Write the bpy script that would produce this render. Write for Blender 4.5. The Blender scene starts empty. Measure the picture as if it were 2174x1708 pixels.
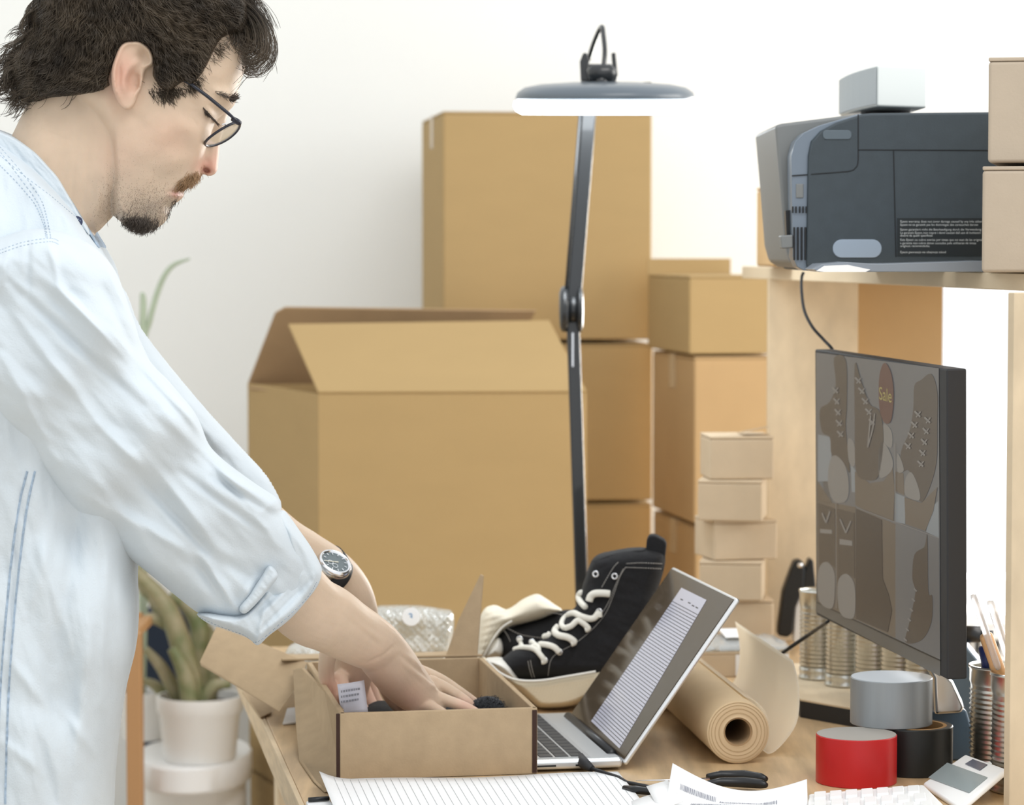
import bpy, bmesh, math, random
import numpy as np
from mathutils import Vector, noise
from mathutils.bvhtree import BVHTree

# ------------------------------------------------------------------ camera, world, light, exposure
sc = bpy.context.scene
COL = sc.collection
F = 6000.0; CX = 1087.0; CY = 854.0; ZC = 1.325
TH = math.atan(324.0 / F); CT, ST = math.cos(TH), math.sin(TH)
TZ = 0.75                                   # desk top height
cam_d = bpy.data.cameras.new('camera'); cam = bpy.data.objects.new('camera', cam_d); COL.objects.link(cam)
cam.location = (0, 0, ZC); cam.rotation_euler = (math.pi / 2 - TH, 0, 0)
cam_d.sensor_width = 36; cam_d.lens = F / 2174 * 36; cam_d.clip_start = 0.05; cam_d.clip_end = 100
cam_d.dof.use_dof = True; cam_d.dof.focus_distance = 2.93; cam_d.dof.aperture_fstop = 7.5
sc.camera = cam
world = bpy.data.worlds.new('daylight'); sc.world = world; world.use_nodes = True
wb = world.node_tree.nodes['Background']; wb.inputs[0].default_value = (0.955, 0.98, 1.0, 1); wb.inputs[1].default_value = 1.0
def area(name, loc, target, size, size_y, power, color):
    l = bpy.data.lights.new(name, 'AREA'); l.shape = 'RECTANGLE'; l.size = size; l.size_y = size_y; l.energy = power; l.color = color
    o = bpy.data.objects.new(name, l); COL.objects.link(o); o.location = loc
    o.rotation_euler = (Vector(target) - Vector(loc)).to_track_quat('-Z', 'Y').to_euler(); return o
area('window_light_right', (2.6, 3.9, 1.9), (0, 3.6, 0.9), 1.8, 1.6, 34, (1.0, 0.97, 0.92))
area('fill_light_front', (0.9, 1.4, 3.6), (-0.1, 3.4, 1.0), 2.0, 1.4, 32, (1.0, 0.98, 0.95))  # added soft fill from above for the shirt, no window stands here
area('window_light_back', (1.40, 6.05, 1.15), (0.6, 3.2, 0.7), 1.0, 0.9, 90, (1.0, 0.98, 0.95))
sc.view_settings.view_transform = 'Standard'; sc.view_settings.look = 'None'
sc.view_settings.gamma = 1; sc.view_settings.use_curve_mapping = False
sc.view_settings.exposure = 0.24

# ------------------------------------------------------------------ helpers
def W(px, py, d):
    px = np.asarray(px, float); py = np.asarray(py, float); d = np.asarray(d, float)
    a = (px - CX) / F; b = (CY - py) / F
    s = d / (CT + b * ST)
    return np.stack(np.broadcast_arrays(s * a, d, ZC + s * (b * CT - ST)), -1)
def T(px, py, z):
    a = (px - CX) / F; b = (CY - py) / F
    s = (z - ZC) / (b * CT - ST)
    return np.array([s * a, s * (CT + b * ST), z])
def PX(p):
    p = np.asarray(p, float); s = p[..., 1] * CT + (ZC - p[..., 2]) * ST
    up = p[..., 1] * ST + (p[..., 2] - ZC) * CT
    return np.stack([CX + F * p[..., 0] / s, CY - F * up / s], -1)
def A(*v): return np.array(v, float)
def nz(v): v = np.asarray(v, float); return v / np.linalg.norm(v)
def lerp(a, b, t): return np.asarray(a, float) * (1 - t) + np.asarray(b, float) * t
UZ = A(0, 0, 1)
DA = math.radians(9.2); U = A(-math.sin(DA), math.cos(DA), 0); V = A(math.cos(DA), math.sin(DA), 0)

class MB:
    def __init__(s): s.v = []; s.f = []; s.mi = []; s.m = 0
    def add(s, vs, fs):
        n = len(s.v); s.v.extend([tuple(map(float, p)) for p in vs])
        for f in fs: s.f.append(tuple(n + i for i in f)); s.mi.append(s.m)
        return s
    def box(s, o, a, b, c):
        o, a, b, c = [np.asarray(x, float) for x in (o, a, b, c)]
        if np.dot(np.cross(a, b), c) < 0: a, b = b, a
        vs = [o, o + a, o + a + b, o + b, o + c, o + a + c, o + a + b + c, o + b + c]
        return s.add(vs, [(3, 2, 1, 0), (4, 5, 6, 7), (0, 1, 5, 4), (1, 2, 6, 5), (2, 3, 7, 6), (3, 0, 4, 7)])
    def prism(s, poly, ext):
        poly = [np.asarray(p, float) for p in poly]; ext = np.asarray(ext, float); n = len(poly)
        nr = sum((np.cross(poly[i] - poly[0], poly[(i + 1) % n] - poly[0]) for i in range(n)), np.zeros(3))
        if np.dot(nr, ext) < 0: poly = poly[::-1]
        vs = poly + [p + ext for p in poly]
        fs = [tuple(range(n))[::-1], tuple(range(n, 2 * n))] + [(i, (i + 1) % n, n + (i + 1) % n, n + i) for i in range(n)]
        return s.add(vs, fs)
    def tube(s, path, r, k=8, closed=False, ref=None, flat=1.0, caps=True):
        P = np.asarray(path, float); n = len(P); r = np.broadcast_to(np.asarray(r, float), (n,))
        tg = np.gradient(P, axis=0)
        if closed: tg = np.roll(P, -1, 0) - np.roll(P, 1, 0)
        tg /= np.linalg.norm(tg, axis=1)[:, None] + 1e-12
        nn = np.asarray(ref, float) if ref is not None else (UZ if abs(tg[0][2]) < 0.9 else A(1, 0, 0))
        vs = []
        for i in range(n):
            b_ = nn - tg[i] * np.dot(nn, tg[i]); b_ = b_ / (np.linalg.norm(b_) + 1e-12); c_ = np.cross(tg[i], b_)
            if ref is None: nn = b_
            for j in range(k):
                t = 2 * math.pi * j / k
                vs.append(P[i] + r[i] * (math.cos(t) * b_ * flat + math.sin(t) * c_))
        fs = []
        for i in range(n if closed else n - 1):
            i2 = (i + 1) % n
            for j in range(k):
                j2 = (j + 1) % k; fs.append((i * k + j, i * k + j2, i2 * k + j2, i2 * k + j))
        if not closed and caps: fs += [tuple(range(k))[::-1], tuple((n - 1) * k + j for j in range(k))]
        return s.add(vs, fs)
    def lathe(s, o, ax, prof, k=32, closed=False):
        o = np.asarray(o, float); ax = nz(ax); e = nz(np.cross(ax, A(0, 1, 0.01) if abs(ax[1]) < .9 else A(1, 0, 0.01))); g = np.cross(ax, e)
        n = len(prof); vs = []
        for (r, h) in prof:
            for j in range(k):
                t = 2 * math.pi * j / k; vs.append(o + ax * h + r * (math.cos(t) * e + math.sin(t) * g))
        fs = []
        for i in range(n if closed else n - 1):
            i2 = (i + 1) % n
            for j in range(k):
                j2 = (j + 1) % k; fs.append((i * k + j, i * k + j2, i2 * k + j2, i2 * k + j))
        if not closed:
            if prof[0][0] > 1e-6: fs.append(tuple(range(k))[::-1])
            if prof[-1][0] > 1e-6: fs.append(tuple((n - 1) * k + j for j in range(k)))
        return s.add(vs, fs)
    def grid(s, P, thick=None):
        P = np.asarray(P, float); a, b = P.shape[:2]
        if thick is None:
            return s.add(P.reshape(-1, 3), [(i * b + j, (i + 1) * b + j, (i + 1) * b + j + 1, i * b + j + 1) for i in range(a - 1) for j in range(b - 1)])
        gu = np.gradient(P, axis=0); gv = np.gradient(P, axis=1); nr = np.cross(gu, gv); nr /= np.linalg.norm(nr, axis=2)[..., None] + 1e-12
        Q = P - nr * thick; N = a * b
        fs = [(i * b + j, (i + 1) * b + j, (i + 1) * b + j + 1, i * b + j + 1) for i in range(a - 1) for j in range(b - 1)]
        fs += [tuple(N + q for q in f[::-1]) for f in list(fs)]
        ring = [i * b for i in range(a)] + [(a - 1) * b + j for j in range(1, b)] + [i * b + b - 1 for i in range(a - 2, -1, -1)] + [j for j in range(b - 2, 0, -1)]
        for q in range(len(ring)): c, d = ring[q], ring[(q + 1) % len(ring)]; fs.append((d, c, N + c, N + d))
        return s.add(np.concatenate([P.reshape(-1, 3), Q.reshape(-1, 3)]), fs)

def meshobj(name, v, f, mats, parent=None, mi=None, smooth=False, fix=False):
    me = bpy.data.meshes.new(name)
    v = np.asarray(v, float)
    off = np.zeros(3)
    p = parent
    while p is not None: off += np.array(p.location); p = p.parent
    if parent is None:
        off = np.array([(v[:, 0].min() + v[:, 0].max()) / 2, (v[:, 1].min() + v[:, 1].max()) / 2, v[:, 2].min()])
    me.from_pydata((v - off).tolist(), [], f)
    if not isinstance(mats, (list, tuple)): mats = [mats]
    for m in mats: me.materials.append(m)
    if mi is not None and len(mats) > 1: me.polygons.foreach_set('material_index', mi)
    if smooth: me.polygons.foreach_set('use_smooth', [True] * len(me.polygons))
    if fix:
        bm = bmesh.new(); bm.from_mesh(me); bmesh.ops.recalc_face_normals(bm, faces=bm.faces); bm.to_mesh(me); bm.free()
    me.update()
    o = bpy.data.objects.new(name, me); COL.objects.link(o)
    if parent is None: o.location = off
    else: o.parent = parent
    return o
def obj(name, mb, mats, parent=None, smooth=False, bevel=0, seg=2, angle=None, fix=False):
    o = meshobj(name, mb.v, mb.f, mats, parent, mb.mi, smooth or bevel > 0 or angle is not None, fix)
    if bevel:
        b = o.modifiers.new('b', 'BEVEL'); b.width = bevel; b.segments = seg; b.limit_method = 'ANGLE'; b.angle_limit = math.radians(40); b.harden_normals = True
    if (bevel or angle is not None) and not smooth:
        try: o.data.set_sharp_from_angle(angle=math.radians(angle or 35))
        except Exception: pass
    return o
def tag(o, label, cat, group=None, kind=None):
    o['label'] = label; o['category'] = cat
    if group: o['group'] = group
    if kind: o['kind'] = kind
    return o
def thing(name, label, cat, loc, group=None):
    o = bpy.data.objects.new(name, None); COL.objects.link(o); o.location = tuple(map(float, loc)); o.empty_display_size = 0.05
    return tag(o, label, cat, group)
def part(o, label): o['label'] = label; return o
def struct(name, mb, m, **k):
    o = obj(name, mb, m, **k); o['kind'] = 'structure'; return o

# ------------------------------------------------------------------ materials
def mat(name, col, rough=0.6, metal=0.0, var=None, bump=None, emis=None, trans=0, alpha=1.0, spec=0.5, sss=0, ior=1.45, coat=0, stretch=(1, 1, 1), col2=None, attr=None, sheen=0):
    m = bpy.data.materials.new(name); m.use_nodes = True; nt = m.node_tree; b = nt.nodes['Principled BSDF']
    def S(k, v):
        if k in b.inputs: b.inputs[k].default_value = v
    S('Base Color', (*col, 1)); S('Roughness', rough); S('Metallic', metal); S('Specular IOR Level', spec); S('IOR', ior)
    S('Transmission Weight', trans); S('Alpha', alpha); S('Coat Weight', coat); S('Sheen Weight', sheen)
    if sss: S('Subsurface Weight', sss); S('Subsurface Radius', (0.008, 0.003, 0.0015)); S('Subsurface Scale', 1.0)
    if emis: S('Emission Color', (*emis[0], 1)); S('Emission Strength', emis[1])
    if var or bump or attr:
        tc = nt.nodes.new('ShaderNodeTexCoord'); mp = nt.nodes.new('ShaderNodeMapping'); mp.inputs['Scale'].default_value = stretch
        nt.links.new(tc.outputs['Object'], mp.inputs[0])
    src = None
    if attr:
        at = nt.nodes.new('ShaderNodeAttribute'); at.attribute_name = attr; src = at.outputs['Color']
        nt.links.new(src, b.inputs['Base Color'])
    if var:
        n = nt.nodes.new('ShaderNodeTexNoise'); n.inputs['Scale'].default_value = var[0]; n.inputs['Detail'].default_value = 5
        nt.links.new(mp.outputs[0], n.inputs['Vector'])
        r = nt.nodes.new('ShaderNodeMapRange'); r.inputs['From Min'].default_value = 0.3; r.inputs['From Max'].default_value = 0.7
        nt.links.new(n.outputs['Fac'], r.inputs['Value'])
        x = nt.nodes.new('ShaderNodeMix'); x.data_type = 'RGBA'
        if attr:
            x.blend_type = 'MULTIPLY'; x.inputs['Factor'].default_value = 1
            cr = nt.nodes.new('ShaderNodeMix'); cr.data_type = 'RGBA'; cr.inputs[6].default_value = (*[1 - var[1]] * 3, 1); cr.inputs[7].default_value = (1, 1, 1, 1)
            nt.links.new(r.outputs[0], cr.inputs['Factor']); nt.links.new(src, x.inputs[6]); nt.links.new(cr.outputs[2], x.inputs[7])
        else:
            c2 = col2 or tuple(c * (1 - var[1]) for c in col)
            x.inputs[6].default_value = (*col, 1); x.inputs[7].default_value = (*c2, 1); nt.links.new(r.outputs[0], x.inputs['Factor'])
        nt.links.new(x.outputs[2], b.inputs['Base Color'])
    if bump:
        n = nt.nodes.new('ShaderNodeTexNoise'); n.inputs['Scale'].default_value = bump[0]; n.inputs['Detail'].default_value = 4
        nt.links.new(mp.outputs[0], n.inputs['Vector'])
        bp = nt.nodes.new('ShaderNodeBump'); bp.inputs['Strength'].default_value = bump[1]; bp.inputs['Distance'].default_value = 0.002
        nt.links.new(n.outputs['Fac'], bp.inputs['Height']); nt.links.new(bp.outputs[0], b.inputs['Normal'])
    return m
M = {}
M['wall'] = mat('white_paint', (0.875, 0.885, 0.865), 0.9, var=(1.2, 0.02), bump=(60, .05))
M['floor'] = mat('floor_laminate', (0.62, 0.55, 0.46), 0.5, var=(6, .15))
M['card'] = mat('cardboard', (0.43, 0.30, 0.142), 0.85, var=(9, 0.03), bump=(240, .12), stretch=(1, 1, 3), spec=.2)
M['card_warm'] = mat('cardboard_warm', (0.50, 0.335, 0.17), 0.85, var=(9, 0.07), bump=(240, .12), spec=.2)
M['card_pale'] = mat('cardboard_pale', (0.60, 0.485, 0.345), 0.85, var=(30, 0.06), bump=(300, .12), spec=.2)
M['card_grey'] = mat('cardboard_greyish', (0.47, 0.395, 0.31), 0.85, var=(30, 0.05), bump=(300, .12), spec=.2)
M['card_mail'] = mat('cardboard_mailer', (0.455, 0.34, 0.215), 0.85, var=(60, 0.10), bump=(400, .15), spec=.2)
M['card_gap'] = mat('cardboard_gap_shade', (0.045, 0.022, 0.016), 0.9)  # near-black colour puts the darkness of the corner gaps into solid strips
M['card_in'] = mat('cardboard_inside', (0.40, 0.27, 0.15), 0.9, var=(20, .08), spec=.2)
M['tape_clear'] = mat('packing_tape', (0.55, 0.42, 0.27), 0.25, var=(20, .08))
M['wood'] = mat('pine_wood', (0.64, 0.45, 0.25), 0.45, var=(7, .35), bump=(30, .1), stretch=(9, 1, 9))
M['wood_pale'] = mat('pale_ply', (0.73, 0.60, 0.42), 0.6, var=(5, .18), bump=(30, .08), stretch=(6, 1, 3))
M['wood_edge'] = mat('pine_edge', (0.70, 0.55, 0.36), 0.6, var=(14, .22), stretch=(1, 1, 9))
M['white'] = mat('white_plastic', (0.85, 0.86, 0.86), 0.35)
M['white_glaze'] = mat('white_ceramic', (0.84, 0.84, 0.82), 0.3, var=(4, .04))
M['black'] = mat('black_plastic', (0.012, 0.013, 0.015), 0.35)
M['black_matte'] = mat('black_matte', (0.02, 0.021, 0.024), 0.6)
M['black_metal'] = mat('black_enamel', (0.018, 0.02, 0.022), 0.25, coat=.4)
M['chrome'] = mat('chrome', (0.75, 0.76, 0.78), 0.15, metal=1)
M['tin'] = mat('tin_can', (0.66, 0.66, 0.62), 0.28, metal=1, var=(40, .12))
M['alu'] = mat('aluminium', (0.76, 0.78, 0.80), 0.32, metal=0.8)
M['paper'] = mat('white_paper', (0.86, 0.87, 0.88), 0.8)
M['ink'] = mat('grey_ink', (0.30, 0.31, 0.36), 0.8)
M['ink_dark'] = mat('dark_ink', (0.07, 0.08, 0.11), 0.8)
M['kraft'] = mat('kraft_paper', (0.66, 0.50, 0.31), 0.75, var=(25, .06))
M['kraft_lit'] = mat('kraft_paper_lit', (0.97, 0.92, 0.82), 0.7, var=(25, .04))  # same kraft paper, colour whitened so the sheet looks lit from behind
M['leaf'] = mat('succulent_green', (0.13, 0.17, 0.06), 0.5, var=(22, .6), col2=(0.40, 0.34, 0.22))
M['leaf_grey'] = mat('stem_green', (0.46, 0.54, 0.40), 0.6, var=(15, .3))
M['soil'] = mat('dark_soil', (0.04, 0.03, 0.025), 0.95)
M['skin'] = mat('skin', (0.7, 0.5, 0.38), 0.5, attr='Col', var=(55, .07), bump=(500, .10), sss=.12, spec=.35)
M['hair'] = mat('dark_brown_hair', (0.022, 0.016, 0.011), 0.42, var=(28, .5), col2=(0.10, 0.074, 0.048), spec=.45)
M['beard'] = mat('beard_hair', (0.06, 0.045, 0.035), 0.6)
M['stubble'] = mat('stubble_hair', (0.13, 0.095, 0.07), 0.7)
M['mustache'] = mat('mustache_hair', (0.30, 0.18, 0.09), 0.6)
M['denim'] = mat('pale_denim', (0.63, 0.695, 0.745), 0.85, var=(14, .07), bump=(520, .25), sheen=.1, spec=.2)
M['denim_seam'] = mat('denim_seam', (0.42, 0.53, 0.66), 0.9, var=(200, .4))
M['jeans'] = mat('dark_blue_jeans', (0.05, 0.09, 0.19), 0.9, var=(40, .2))

def translucent(m, f=.45):
    nt = m.node_tree; b = nt.nodes['Principled BSDF']; t = nt.nodes.new('ShaderNodeBsdfTranslucent'); t.inputs[0].default_value = b.inputs['Base Color'].default_value
    mx = nt.nodes.new('ShaderNodeMixShader'); mx.inputs[0].default_value = f; out = [n for n in nt.nodes if n.type == 'OUTPUT_MATERIAL'][0]
    nt.links.new(b.outputs[0], mx.inputs[1]); nt.links.new(t.outputs[0], mx.inputs[2]); nt.links.new(mx.outputs[0], out.inputs[0])
translucent(M['kraft_lit'], .72)
# ------------------------------------------------------------------ the room
YW = 5.75
mb = MB(); mb.box((-2.2, -0.5, -0.05), (4.9, 0, 0), (0, 6.4, 0), (0, 0, 0.05)); struct('floor', mb, M['floor'])
WX0, WX1, WZ0, WZ1 = 0.835, 1.95, 0.60, 1.52
mb = MB()
mb.box((-2.2, YW, 0), (2.2 + WX0, 0, 0), (0, .15, 0), UZ * 2.9); mb.box((WX1, YW, 0), (2.7 - WX1, 0, 0), (0, .15, 0), UZ * 2.9)
mb.box((WX0, YW, 0), (WX1 - WX0, 0, 0), (0, .15, 0), UZ * WZ0); mb.box((WX0, YW, WZ1), (WX1 - WX0, 0, 0), (0, .15, 0), UZ * (2.9 - WZ1))
struct('wall_back', mb, M['wall'])
mb = MB(); mb.box((-2.2, -0.5, 0), (-.1, 0, 0), (0, 6.4, 0), UZ * 2.9); struct('wall_left', mb, M['wall'])
mb = MB(); mb.box((-2.2, YW - .015, 0), (4.9, 0, 0), (0, .015, 0), UZ * .09); struct('baseboard_back', mb, M['white'])
mb = MB()
for (x, w_) in ((WX0, .05), (WX1 - .05, .05), ((WX0 + WX1) / 2 + .1, .05)): mb.box((x, YW + .06, WZ0), (w_, 0, 0), (0, .05, 0), UZ * (WZ1 - WZ0))
for z_ in (WZ0, WZ1 - .05): mb.box((WX0 + .05, YW + .06, z_), (WX1 - WX0 - .1, 0, 0), (0, .05, 0), UZ * .05)
wf = struct('window_1', mb, M['white'], bevel=.004)
mb = MB(); mb.box((WX0 + .05, YW + .08, WZ0 + .05), (WX1 - WX0 - .1, 0, 0), (0, .005, 0), UZ * (WZ1 - WZ0 - .1))
gm_ = bpy.data.materials.new('window_glass'); gm_.use_nodes = True; nt = gm_.node_tree; nt.nodes.clear()
o_ = nt.nodes.new('ShaderNodeOutputMaterial'); tr_ = nt.nodes.new('ShaderNodeBsdfTransparent'); gl_ = nt.nodes.new('ShaderNodeBsdfGlossy'); gl_.inputs['Roughness'].default_value = .02; mx_ = nt.nodes.new('ShaderNodeMixShader'); mx_.inputs[0].default_value = .05
nt.links.new(tr_.outputs[0], mx_.inputs[1]); nt.links.new(gl_.outputs[0], mx_.inputs[2]); nt.links.new(mx_.outputs[0], o_.inputs[0])
obj('pane', mb, gm_, wf)
mb = MB(); mb.box((WX0 - .04, YW - .12, WZ0 - .03), (WX1 - WX0 + .08, 0, 0), (0, .14, 0), UZ * .03)
struct('trim_sill', mb, M['white'], bevel=.005)

rad = thing('radiator', 'white panel radiator with a slotted top below the window', 'radiator', (1.4, YW - .12, .1))
mb = MB(); mb.box((.86, YW - .11, .10), (1.0, 0, 0), (0, .09, 0), UZ * .41); obj('panel', mb, M['white'], rad, bevel=.006)
mb = MB(); mb.box((.85, YW - .125, .545), (1.02, 0, 0), (0, .115, 0), UZ * .024); obj('top_cover', mb, M['white'], rad, bevel=.004)
mb = MB()
for i in range(50): mb.box((.862 + i * .02, YW - .11, .51), (.006, 0, 0), (0, .085, 0), UZ * .036)
obj('grille', mb, M['white'], rad)

# ------------------------------------------------------------------ cartons
def corner(pl, pr, pyb, d, ang):
    a = math.radians(ang); c, s = math.cos(a), math.sin(a)
    FL = W(pl, pyb, d); s0 = FL[1] * CT + (ZC - FL[2]) * ST; k = (pr - CX) / F
    w_ = (k * s0 - FL[0]) / (c - k * s * CT)
    return FL, w_, A(c, s, 0), A(-s, c, 0)
def carton(name, label, pl, pr, pt, pb, d, ang, depth, group=None, m='card', z0=None, gap=0.004, tape=True):
    FL, w_, e1, e2 = corner(pl, pr, pb, d, ang)
    top = W(pl, pt, d)[2]
    if z0 is not None: FL[2] = z0
    h = top - FL[2]; r = thing(name, label, 'box', FL + e1 * w_ / 2 + e2 * depth / 2, group)
    t = .003; zt = UZ * (h - .004)
    mb = MB(); mb.box(FL, e1 * w_, e2 * depth, zt)
    obj('body', mb, M[m], r, bevel=min(.004, h * .05), seg=3)
    mb = MB()
    mb.box(FL + zt, e1 * w_, e2 * (depth / 2 - gap / 2), UZ * .004); mb.box(FL + zt + e2 * (depth / 2 + gap / 2), e1 * w_, e2 * (depth / 2 - gap / 2), UZ * .004)
    obj('top_flaps', mb, M[m], r, bevel=.0012)
    if tape:
        mb = MB(); c_ = FL + e2 * (depth / 2 - .024) + UZ * h
        mb.box(c_ - e1 * .0008, e1 * (w_ + .0016), e2 * .048, UZ * .0006)
        for q, sg in ((FL - e1 * .001, 1), (FL + e1 * (w_ + .0004), 1)):
            mb.box(q + e2 * (depth / 2 - .024) + UZ * (h - .06), e1 * .0006, e2 * .048, UZ * .06)
        obj('packing_tape', mb, M['tape_clear'], r)
    return r, FL, w_, e1, e2, h

G1 = 'large cartons stacked against the back wall'
# column B (behind the lamp)
dB = 5.14
carton('cardboard_box', 'tall brown carton at the top of the wall stack behind the lamp arm', 941, 1383, 236, 722, dB, 7, .42, group=G1)
carton('cardboard_box', 'brown carton second in the wall stack, right of the lamp joint', 938, 1385, 731, 1066, dB, 7, .42, group=G1)
r = carton('cardboard_box', 'brown carton third in the wall stack, behind the black sneaker heel', 940, 1383, 1073, 1500, dB, 7, .42, group=G1)
carton('cardboard_box', 'lowest carton of the wall stack, hidden below the desk level', 940, 1383, 1507, 1700, dB, 7, .42, z0=0)
# column C
carton('cardboard_box', 'brown carton on top of the right-hand column, beside the shelf end', 1463, 1650, 585, 752, 4.8, 10, .32, tape=False, group=G1)
carton('cardboard_box', 'deep brown carton in the middle of the right-hand column', 1473, 1650, 757, 1112, 4.8, 10, .32, m='card_warm', group=G1)
carton('cardboard_box', 'brown carton under the taped one in the right-hand column', 1474, 1650, 1119, 1620, 4.8, 10, .32, m='card_warm', group=G1)
carton('cardboard_box', 'floor-level carton of the right-hand column', 1474, 1650, 1626, 1700, 4.8, 10, .32, z0=0, m='card_warm')
# raised rear flap of the top box of column C
FL, w_, e1, e2 = corner(1463, 1650, 585, 4.8, 10); 
mb = MB(); q = FL + e2 * .318 + UZ * .0; mb.box(q, e1 * w_, e2 * .004, UZ * .028)
cbox = [o for o in COL.objects if o.name.startswith('cardboard_box') and 'beside the shelf' in o['label']][0]
obj('raised_flap', mb, M['card'], cbox)

# big open carton G
t = .005
FLg = W(678, 1517, 4.64); FLg[2] = .395; zg = W(678, 836, 4.64)[2]
FRg = FLg + A(.442, .03, 0); BLg = W(526, 798, 5.02); BLg[2] = FLg[2]; BRg = BLg + (FRg - FLg) * A(1, 1, 1)
g = thing('open_carton', 'big open cardboard carton with raised top flaps behind the desk', 'box', (FLg + BRg) / 2)
hg = UZ * (zg - FLg[2])
def wallp(a, b, inward):
    mb = MB(); n_ = nz(inward) * t; mb.prism([a, b, b + hg, a + hg], n_); return mb
inn = lambda a, b: nz((BLg + BRg) / 2 - (FLg + FRg) / 2) if a is FLg else None
cx_ = (FLg + FRg + BLg + BRg) / 4
for (a, b, nm) in ((FLg, FRg, 'front_wall'), (BLg, BRg, 'back_wall'), (FLg, BLg, 'side_wall'), (FRg, BRg, 'side_wall')):
    n_ = cx_ - (a + b) / 2; dd = nz(b - a); n_ = n_ - dd * np.dot(n_, dd)
    o = obj(nm, wallp(a, b, n_), M['card'], g, bevel=.001)
mb = MB(); mb.prism([FLg, FRg, BRg, BLg], UZ * t); obj('bottom', mb, M['card_in'], g)
def flapp(pts, th=.005, m='card', nm='flap', parent=None, crease=None):
    mb = MB(); a, b, c = [np.asarray(p, float) for p in pts[:3]]; n_ = nz(np.cross(b - a, c - a)); mb.prism(pts, n_ * th)
    return obj(nm, mb, M[m], parent, bevel=.001)
ft = FLg + hg; fr = FRg + hg; bl = BLg + hg; br = BRg + hg
flapp([ft, fr, W(1166, 684, 4.84), W(612, 692, 4.82)], nm='front_flap', parent=g)
P_ = [bl, br, W(1138, 657, 4.98), W(605, 650, 4.93), W(584, 662, 4.93)]
flapp(P_, nm='rear_flap', parent=g, m='card_in')
flapp([fr - A(.006, 0, 0), br, br + A(-.12, .0, -.13), fr + A(-.13, 0.05, -.13)], nm='side_flap', parent=g, m='card_in')
flapp([ft + A(.006, .02, -.004), bl + A(.006, -.02, -.004), bl + A(.15, -.02, -.10), ft + A(.16, .03, -.10)], nm='side_flap', parent=g, m='card_in')
mb = MB(); mb.prism([FLg, FRg, BRg, BLg], -UZ * .385)
gb = obj('storage_carton', mb, M['card'], None, bevel=.004); tag(gb, 'closed carton on the floor beneath the big open carton', 'box')

# ------------------------------------------------------------------ desk
P0 = T(600, 1629, TZ)
def tb(a, b, z=TZ): p = P0 + U * a + V * b; return A(p[0], p[1], z)
b_r = float(np.dot(T(2045, 1388, TZ) - P0, V)); a_far = (4.07 - P0[1]) / U[1]
desk = thing('desk', 'pine desk with a pale edge strip under the boxes and laptop', 'desk', tb(.4, .4, 0))
TT = .036
def topbox(a0, a1, b0, b1, z0, z1, nm, m, **k):
    mb = MB(); mb.box(tb(a0, b0, z0), U * (a1 - a0), V * (b1 - b0), UZ * (z1 - z0)); return obj(nm, mb, M[m], desk, **k)
topbox(-.75, a_far, 0.006, b_r, TZ - TT, TZ, 'tabletop', 'wood', bevel=.002)
topbox(-.75, a_far, 0, .006, TZ - TT, TZ, 'edge_strip', 'wood_edge', bevel=.001)
for a in (-.68, a_far - .10):
    for b in (.06, b_r - .10): topbox(a, a + .05, b, b + .05, 0, TZ - TT, 'leg', 'wood_pale', bevel=.003)
hutch = thing('desk_hutch', 'pale wooden shelf on side panels above the right side of the desk', 'shelf', tb(.9, .8, TZ))
# shelf: front edge from (.35,4.3) to (.56,2.8)
S0 = W(1575, 566, 4.32); S1 = W(2174, 587, 3.0); su = nz((S1 - S0) * A(1, 1, 0)); sv = A(-su[1], su[0], 0)
ZS = 1.300
def sp(a, b, z): p = S0 + su * a + sv * b; return A(p[0], p[1], z)
mb = MB(); mb.box(sp(0, 0, ZS - .0185), su * 1.62, sv * .42, UZ * .0185); obj('shelf', mb, M['wood_pale'], hutch, bevel=.0015)
def vpanel(pl, pr, d, th, m, nm='side_panel', z1=ZS - .0185, ang=9.2):
    p = W(pl, 900, d); q = p + A(math.cos(math.radians(ang)), math.sin(math.radians(ang)), 0) * ((pr - CX) / F * d - p[0]) * 1.02
    p[2] = q[2] = TZ; mb = MB(); mb.prism([p, q, q + UZ * (z1 - TZ), p + UZ * (z1 - TZ)], A(0, th, 0)); return obj(nm, mb, M[m], hutch, bevel=.0012)
vpanel(1630, 1824, 4.13, .018, 'wood_pale')
vpanel(1819, 2005, 4.20, .012, 'card_warm', nm='back_panel')
p = W(2150, 900, 2.87); p[2] = TZ
mb = MB(); mb.box(p, V * .35, U * .018, UZ * (ZS - .0185 - TZ)); obj('side_panel', mb, M['wood_pale'], hutch, bevel=.0012)

# ------------------------------------------------------------------ small box stack
SB = [(1507, 1643, 926, 1014, 5, 'small pale box with a lifted flap, topmost of the small stack', True),
      (1481, 1618, 1019, 1100, -9, 'small pale box second from the top of the small stack', False),
      (1516, 1650, 1106, 1186, 14, 'small pale box in the middle of the small stack', False),
      (1484, 1618, 1191, 1270, -8, 'small pale box fourth from the top of the small stack', False),
      (1500, 1643, 1274, 1352, 4, 'small box at the bottom of the small stack', False)]
zprev = TZ
for (pl, pr, pt, pb, an, lab, fl) in reversed(SB):
    r, FL, w_, e1, e2, h = carton('small_box', lab, pl, pr, pt, pb, 3.99, an, .092, m='card_pale', z0=zprev, tape=False, gap=.002, group='small pale boxes stacked on the desk')
    zprev = FL[2] + h + .0005
    if fl:
        mb = MB(); q = FL + UZ * (h + .0005) + e1 * (w_ * .52) + e2 * .05
        mb.prism([q, q + e1 * w_ * .44 + UZ * .008, q + e1 * w_ * .40 - e2 * .045 + UZ * .012, q - e2 * .045 + UZ * .004], UZ * .002); obj('lifted_flap', mb, M['card_pale'], r)

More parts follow.
